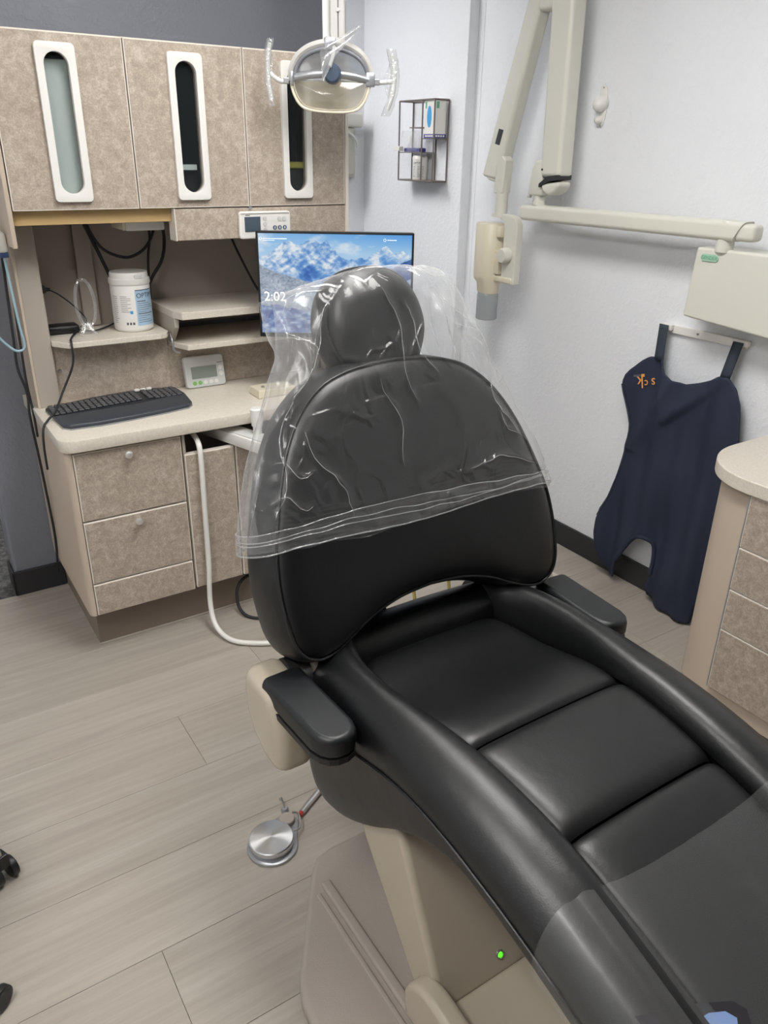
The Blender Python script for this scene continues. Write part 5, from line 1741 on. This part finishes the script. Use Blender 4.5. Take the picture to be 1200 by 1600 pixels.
def bag(side, raw=False):
    def f(u, v):
        uu = 2 * u - 1
        zt = topz(uu)
        zh = 0.842 + 0.006 * math.sin(5 * uu) + 0.004 * noise.noise(Vector((uu * 6, 3 * side, 0)))
        z_ = zh + (zt - zh) * v
        Wd = interp(Wt, z_)
        if uu > 0: Wd *= 1.0 + 0.05 * math.exp(-((z_ - 1.17) / 0.06) ** 2) - 0.07 * min(1, max(0, (z_ - 1.2) / 0.07))
        else: Wd *= 1.0 - 0.06 * math.exp(-((z_ - 1.19) / 0.035) ** 2) + 0.05 * min(1, max(0, (z_ - 1.2) / 0.07))
        x = uu * Wd
        pw = 12 - 8 * min(1, max(0, (z_ - 0.85) / 0.45))
        prof = max(0.0, 1 - abs(uu) ** pw) ** 0.5
        cap = 1.0 if v < 0.86 else max(0.0, 1 - ((v - 0.86) / 0.14) ** 2) ** 0.5
        n_ = (0.090 if side > 0 else 0.086) * prof * cap
        loose = 0.3 + abs(uu)
        low_ = 0.006 * loose * noise.noise(Vector((x * 6, z_ * 6, 5 * side)))
        facet = abs(noise.noise(Vector((x * 11 + z_ * 4, z_ * 7 - x * 5, 9 + side))))
        n_ += (low_ - 0.010 * facet * loose * (0.5 + (v > 0.5)) + crease_height(x, z_) * (1.7 if side > 0 else 1.0)) * prof ** 0.5
        if v < 0.14:      # gathered hem
            tq = v / 0.14
            n_ += (0.0035 * abs(math.sin(24 * tq + 2.5 * noise.noise(Vector((uu * 4, side, 1))) + 1.5 * uu)) ** 0.5 + 0.0025 * noise.noise(Vector((uu * 22, tq * 3, side)))) * (1 - tq * 0.6)
        n_ -= 0.0
        return onback(x, z_, 1.165, side * n_)
    if raw: return f
    us = [(1 - math.cos(math.pi * i / 230)) / 2 for i in range(231)]
    return grid(f, 0, 0, us=us, vs=np.linspace(0, 1, 200))


mk('front_sheet', bag(1), 'film_bag', t_, smooth=180)


def pleat(s, ph):
    # loose side gusset of the bag, folded between the two sheets
    def f(u, v):
        z_ = 0.86 + (1.285 - 0.86) * v
        Wd = interp(Wt, z_) * (0.985 if s < 0 else 0.97) * (1 - 0.06 * max(0, v - 0.7) / 0.3)
        inner = 0.60 if z_ > 1.05 else 0.60 + 0.34 * (1.05 - z_) / 0.19
        inner = min(inner, 0.94)
        x = Wd * (1 - u * (1 - inner))
        n_ = (0.014 * math.sin(7 * u + 5 * v + ph) + 0.02 * noise.noise(Vector((u * 3 + ph, v * 5, s)))) * (1 - abs(2 * v - 1) ** 6) * min(1, u * 4)
        return onback(s * x, z_, 1.165, n_ - 0.02 * (1 - u) * 0 + (ph - 1) * 0.012 * u)
    return grid(f, 24, 60)


for s in (-1, 1):
    for ph in (0.0, 2.0):
        mk('side_pleat', pleat(s, ph), 'film_pleat', t_, smooth=180)
ff = bag(1, True)
for q, ((ax, az), (bx_, bz_), am, wd) in enumerate(CREASES):
    pts = []
    for k_ in np.linspace(0.02, 0.98, 26):
        L_ = math.hypot(bx_ - ax, bz_ - az)
        bend = 0.010 * math.sin(k_ * 7 + ax * 40) + 0.003 * noise.noise(Vector((k_ * 9, q, 0)))
        x = ax + (bx_ - ax) * k_ - (bz_ - az) / L_ * bend
        z_ = az + (bz_ - az) * k_ + (bx_ - ax) / L_ * bend
        Wd = interp(Wt, z_)
        uu = max(-0.985, min(0.985, x / Wd))
        v = (z_ - 0.844) / (topz(uu) - 0.844)
        if v < 0.985: pts.append(ff((uu + 1) / 2, v) + BN * 0.0006)
    if len(pts) > 4:
        n_ = len(pts)
        mk('crease', tube(pts, [0.0002 + (0.0004 + 0.0006 * abs(noise.noise(Vector((q, k_ * 0.4, 3))))) * math.sin(math.pi * k_ / (n_ - 1)) for k_ in range(n_)], 5, 0), 'film_hem', t_, smooth=60)
mk('rear_sheet', bag(-1), 'film_bag', t_, smooth=180)


def hemline(a, w0, z0_, am, fq):
    uu = math.cos(a)
    sg = 1 if math.sin(a) > 0 else -0.95
    return onback(uu * w0, z0_ + am * math.sin(fq * uu + fq) + 0.003 * noise.noise(Vector((uu * 7, sg, fq))), 1.165, 0.0955 * sg * max(0.0, 1 - abs(uu) ** 12) ** 0.5 + 0.001)


for nm, w0, z0_, am, fq, rad in (('hem', 0.381, 0.844, 0.004, 5, 0.0015), ('elastic_band', 0.378, 0.862, 0.005, 4, 0.0010), ('elastic_band', 0.377, 0.868, 0.007, 3, 0.0008), ('elastic_band', 0.376, 0.880, 0.009, 2.3, 0.0008)):
    mk(nm, tube([hemline(a, w0, z0_, am, fq) for a in np.linspace(0, 2 * math.pi, 200, False)], rad, 6, 0, closed=True), 'film_hem', t_, smooth=60)


def hemband(u, v):
    a = 2 * math.pi * u
    p_ = hemline(a, 0.381, 0.844, 0.004, 5).lerp(hemline(a, 0.376, 0.880, 0.009, 2.3), v)
    return p_ + BN * (0.003 * noise.noise(Vector((math.cos(a) * 5, v * 9, math.sin(a)))) + 0.002) * (1 if math.sin(a) > 0 else -1)


mk('hem_fold', grid(hemband, 0, 0, us=np.linspace(0, 1, 241)[:-1], vs=np.linspace(0, 1, 16), closeu=True), 'film_bag', t_, smooth=180)

t_ = thing('foot_cover', 'clear plastic sheet covering the foot end of the dental chair', 'plastic cover', (CH, 0.2, 0.6))


def fcover(u, v):
    y = 0.472 - 0.80 * v - 0.012 * math.sin(3 * u)
    uu = 2 * u - 1
    a = abs(uu)
    wo = interp(wout, y) + 0.008
    zc_ = interp(crest, y)
    zp = interp(padz, y)
    if a < 0.85:
        x = a / 0.85 * 0.262
        z_ = zp + 0.014 + (zc_ + 0.007 - zp - 0.012) * min(1, max(0, (x - 0.10) / 0.13)) ** 1.5
        if x > 0.24: z_ = zc_ + 0.006
    else:
        q = (a - 0.85) / 0.15
        x = 0.262 + (wo - 0.262) * math.sin(q * math.pi / 2)
        z_ = zc_ + 0.006 - 0.10 * (1 - math.cos(q * math.pi / 2)) - 0.006 * q
    z_ += 0.002 * math.sin(40 * uu + 3 * v) * (a > 0.55) * (a < 0.85) + 0.0012 * noise.noise(Vector((uu * 12, y * 3, 0)))
    return Vector((CH + math.copysign(x, uu), y, z_))


mk('sheet', grid(fcover, 121, 60), 'film_foot', t_, smooth=180)
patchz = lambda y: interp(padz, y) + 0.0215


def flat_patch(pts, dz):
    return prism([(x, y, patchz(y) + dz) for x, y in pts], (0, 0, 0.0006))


mk('dark_patch', flat_patch([(0.60, 0.335), (0.624, 0.327), (0.654, 0.320), (0.672, 0.313), (0.700, 0.301), (0.732, 0.287), (0.741, 0.272), (0.730, 0.255), (0.69, 0.235), (0.64, 0.25), (0.60, 0.29)], 0), 'patch_dark', t_, label='dark patch')  # dark patch with a pale blue shape, laid flat on the sheet
mk('blue_shape', flat_patch([(0.668, 0.295), (0.69, 0.293), (0.712, 0.284), (0.720, 0.272), (0.70, 0.252), (0.672, 0.258)], 0.001), 'patch_blue', t_, label='pale blue shape')

# ================================================================== FOOT CONTROL
fx, fy = 0.540, 1.303
t_ = thing('foot_control', 'round turned-metal foot pedal on the floor beside the chair', 'foot pedal', (fx, fy, 0))
mk('pedal_disc', lathe([(0, 0.032), (0.052, 0.030), (0.0545, 0.028), (0.0545, 0.017), (0, 0.017)], (0, 0, 0), n=64), 'turned_metal', None, smooth=30)
dd = bpy.data.objects['pedal_disc']
dd.parent = t_
dd.location = (0, 0, 0)
mk('skirt', lathe([(0, 0.018), (0.050, 0.018), (0.052, 0.008), (0, 0.008)], (fx, fy, 0), n=48), 'silver', t_, smooth=40)
fl = [(0.062 * math.cos(R(a)), 0.062 * math.sin(R(a))) for a in range(75, 361, 12)] + [(0.085, 0.03), (0.088, 0.045), (0.078, 0.068), (0.058, 0.075), (0.03, 0.066)]
mk('base_flange', prism([(fx + a, fy - 0.004 + b_, 0.0) for a, b_ in fl], (0, 0, 0.008), 0.002, 2), 'silver', t_, smooth=40)
mk('side_button', lathe([(0, 0.022), (0.018, 0.022), (0.020, 0.020), (0.020, 0.006), (0, 0.006)], (fx + 0.062, fy + 0.042, 0), n=28), 'base_grey', t_, smooth=40)
mk('wire_guard', tube([(fx + 0.058, fy - 0.005, 0.022), (fx + 0.075, fy - 0.005, 0.024), (fx + 0.092, fy + 0.035, 0.024), (fx + 0.085, fy + 0.055, 0.016)], 0.0025, 6), 'steel', t_, smooth=60)
mk('toggle_base', lathe([(0, 0.012), (0.007, 0.012), (0.010, 0.008), (0.010, 0.0), (0, 0)], (fx + 0.076, fy + 0.083, 0.0), n=20), 'silver', t_, smooth=40)
mk('toggle_lever', tube([(fx + 0.076, fy + 0.083, 0.010), (fx + 0.076, fy + 0.095, 0.022), (fx + 0.074, fy + 0.104, 0.030)], [0.0025, 0.003, 0.0045], 8), 'steel', t_, smooth=60)
mk('hose_connector', tube([(fx + 0.106, fy + 0.047, 0.010), (fx + 0.150, fy + 0.072, 0.011), (fx + 0.22, fy + 0.11, 0.011)], 0.008, 10), 'chrome', t_, smooth=60)
mk('hose_tip', cyl((fx + 0.099, fy + 0.043, 0.010), (fx + 0.106, fy + 0.047, 0.010), 0.0065, n=10), 'red', t_)

# ================================================================== ROLLING STOOL at the left edge
sx, sy = -0.27, 1.438
t_ = thing('rolling_stool', 'rolling stool base whose caster shows at the left edge', 'stool', (sx, sy, 0))
for i in range(5):
    a = R(23.6 + 72 * i)
    ex_, ey_ = sx + 0.266 * math.cos(a), sy + 0.266 * math.sin(a)
    lg = mk('leg', tube([(sx + 0.03 * math.cos(a), sy + 0.03 * math.sin(a), 0.11), (sx + 0.16 * math.cos(a), sy + 0.16 * math.sin(a), 0.10), (ex_, ey_, 0.085)], [0.02, 0.016, 0.013], 10), 'steel', t_, smooth=60)
    mk('caster_fork', box((-0.013, -0.018, 0.045), (0.013, 0.012, 0.082), 0.004, 2, M=Matrix.Translation((ex_, ey_, 0)) @ Matrix.Rotation(a, 4, 'Z')), 'black', lg)
    for s in (-1, 1):
        c0 = Vector((ex_, ey_, 0.0265)) + Vector((math.cos(a), math.sin(a), 0)) * s * 0.010
        c1 = c0 + Vector((math.cos(a), math.sin(a), 0)) * s * 0.017
        wl = cyl(c0, c1, 0.0265, 0.0265, 28, bv=0.003)
        cyl(c1, c1 + Vector((math.cos(a), math.sin(a), 0)) * s * 0.0015, 0.020, 0.019, 24, wl)
        mk('caster_wheel', wl, 'armpad', lg, smooth=40)
mk('gas_column', cyl((sx, sy, 0.09), (sx, sy, 0.44), 0.025, 0.02, 24), 'steel', t_, smooth=40)
mk('seat', lathe([(0, 0.44), (0.15, 0.44), (0.165, 0.455), (0.165, 0.49), (0.14, 0.505), (0, 0.507)], (sx, sy, 0), n=40), 'leather', t_, smooth=40)
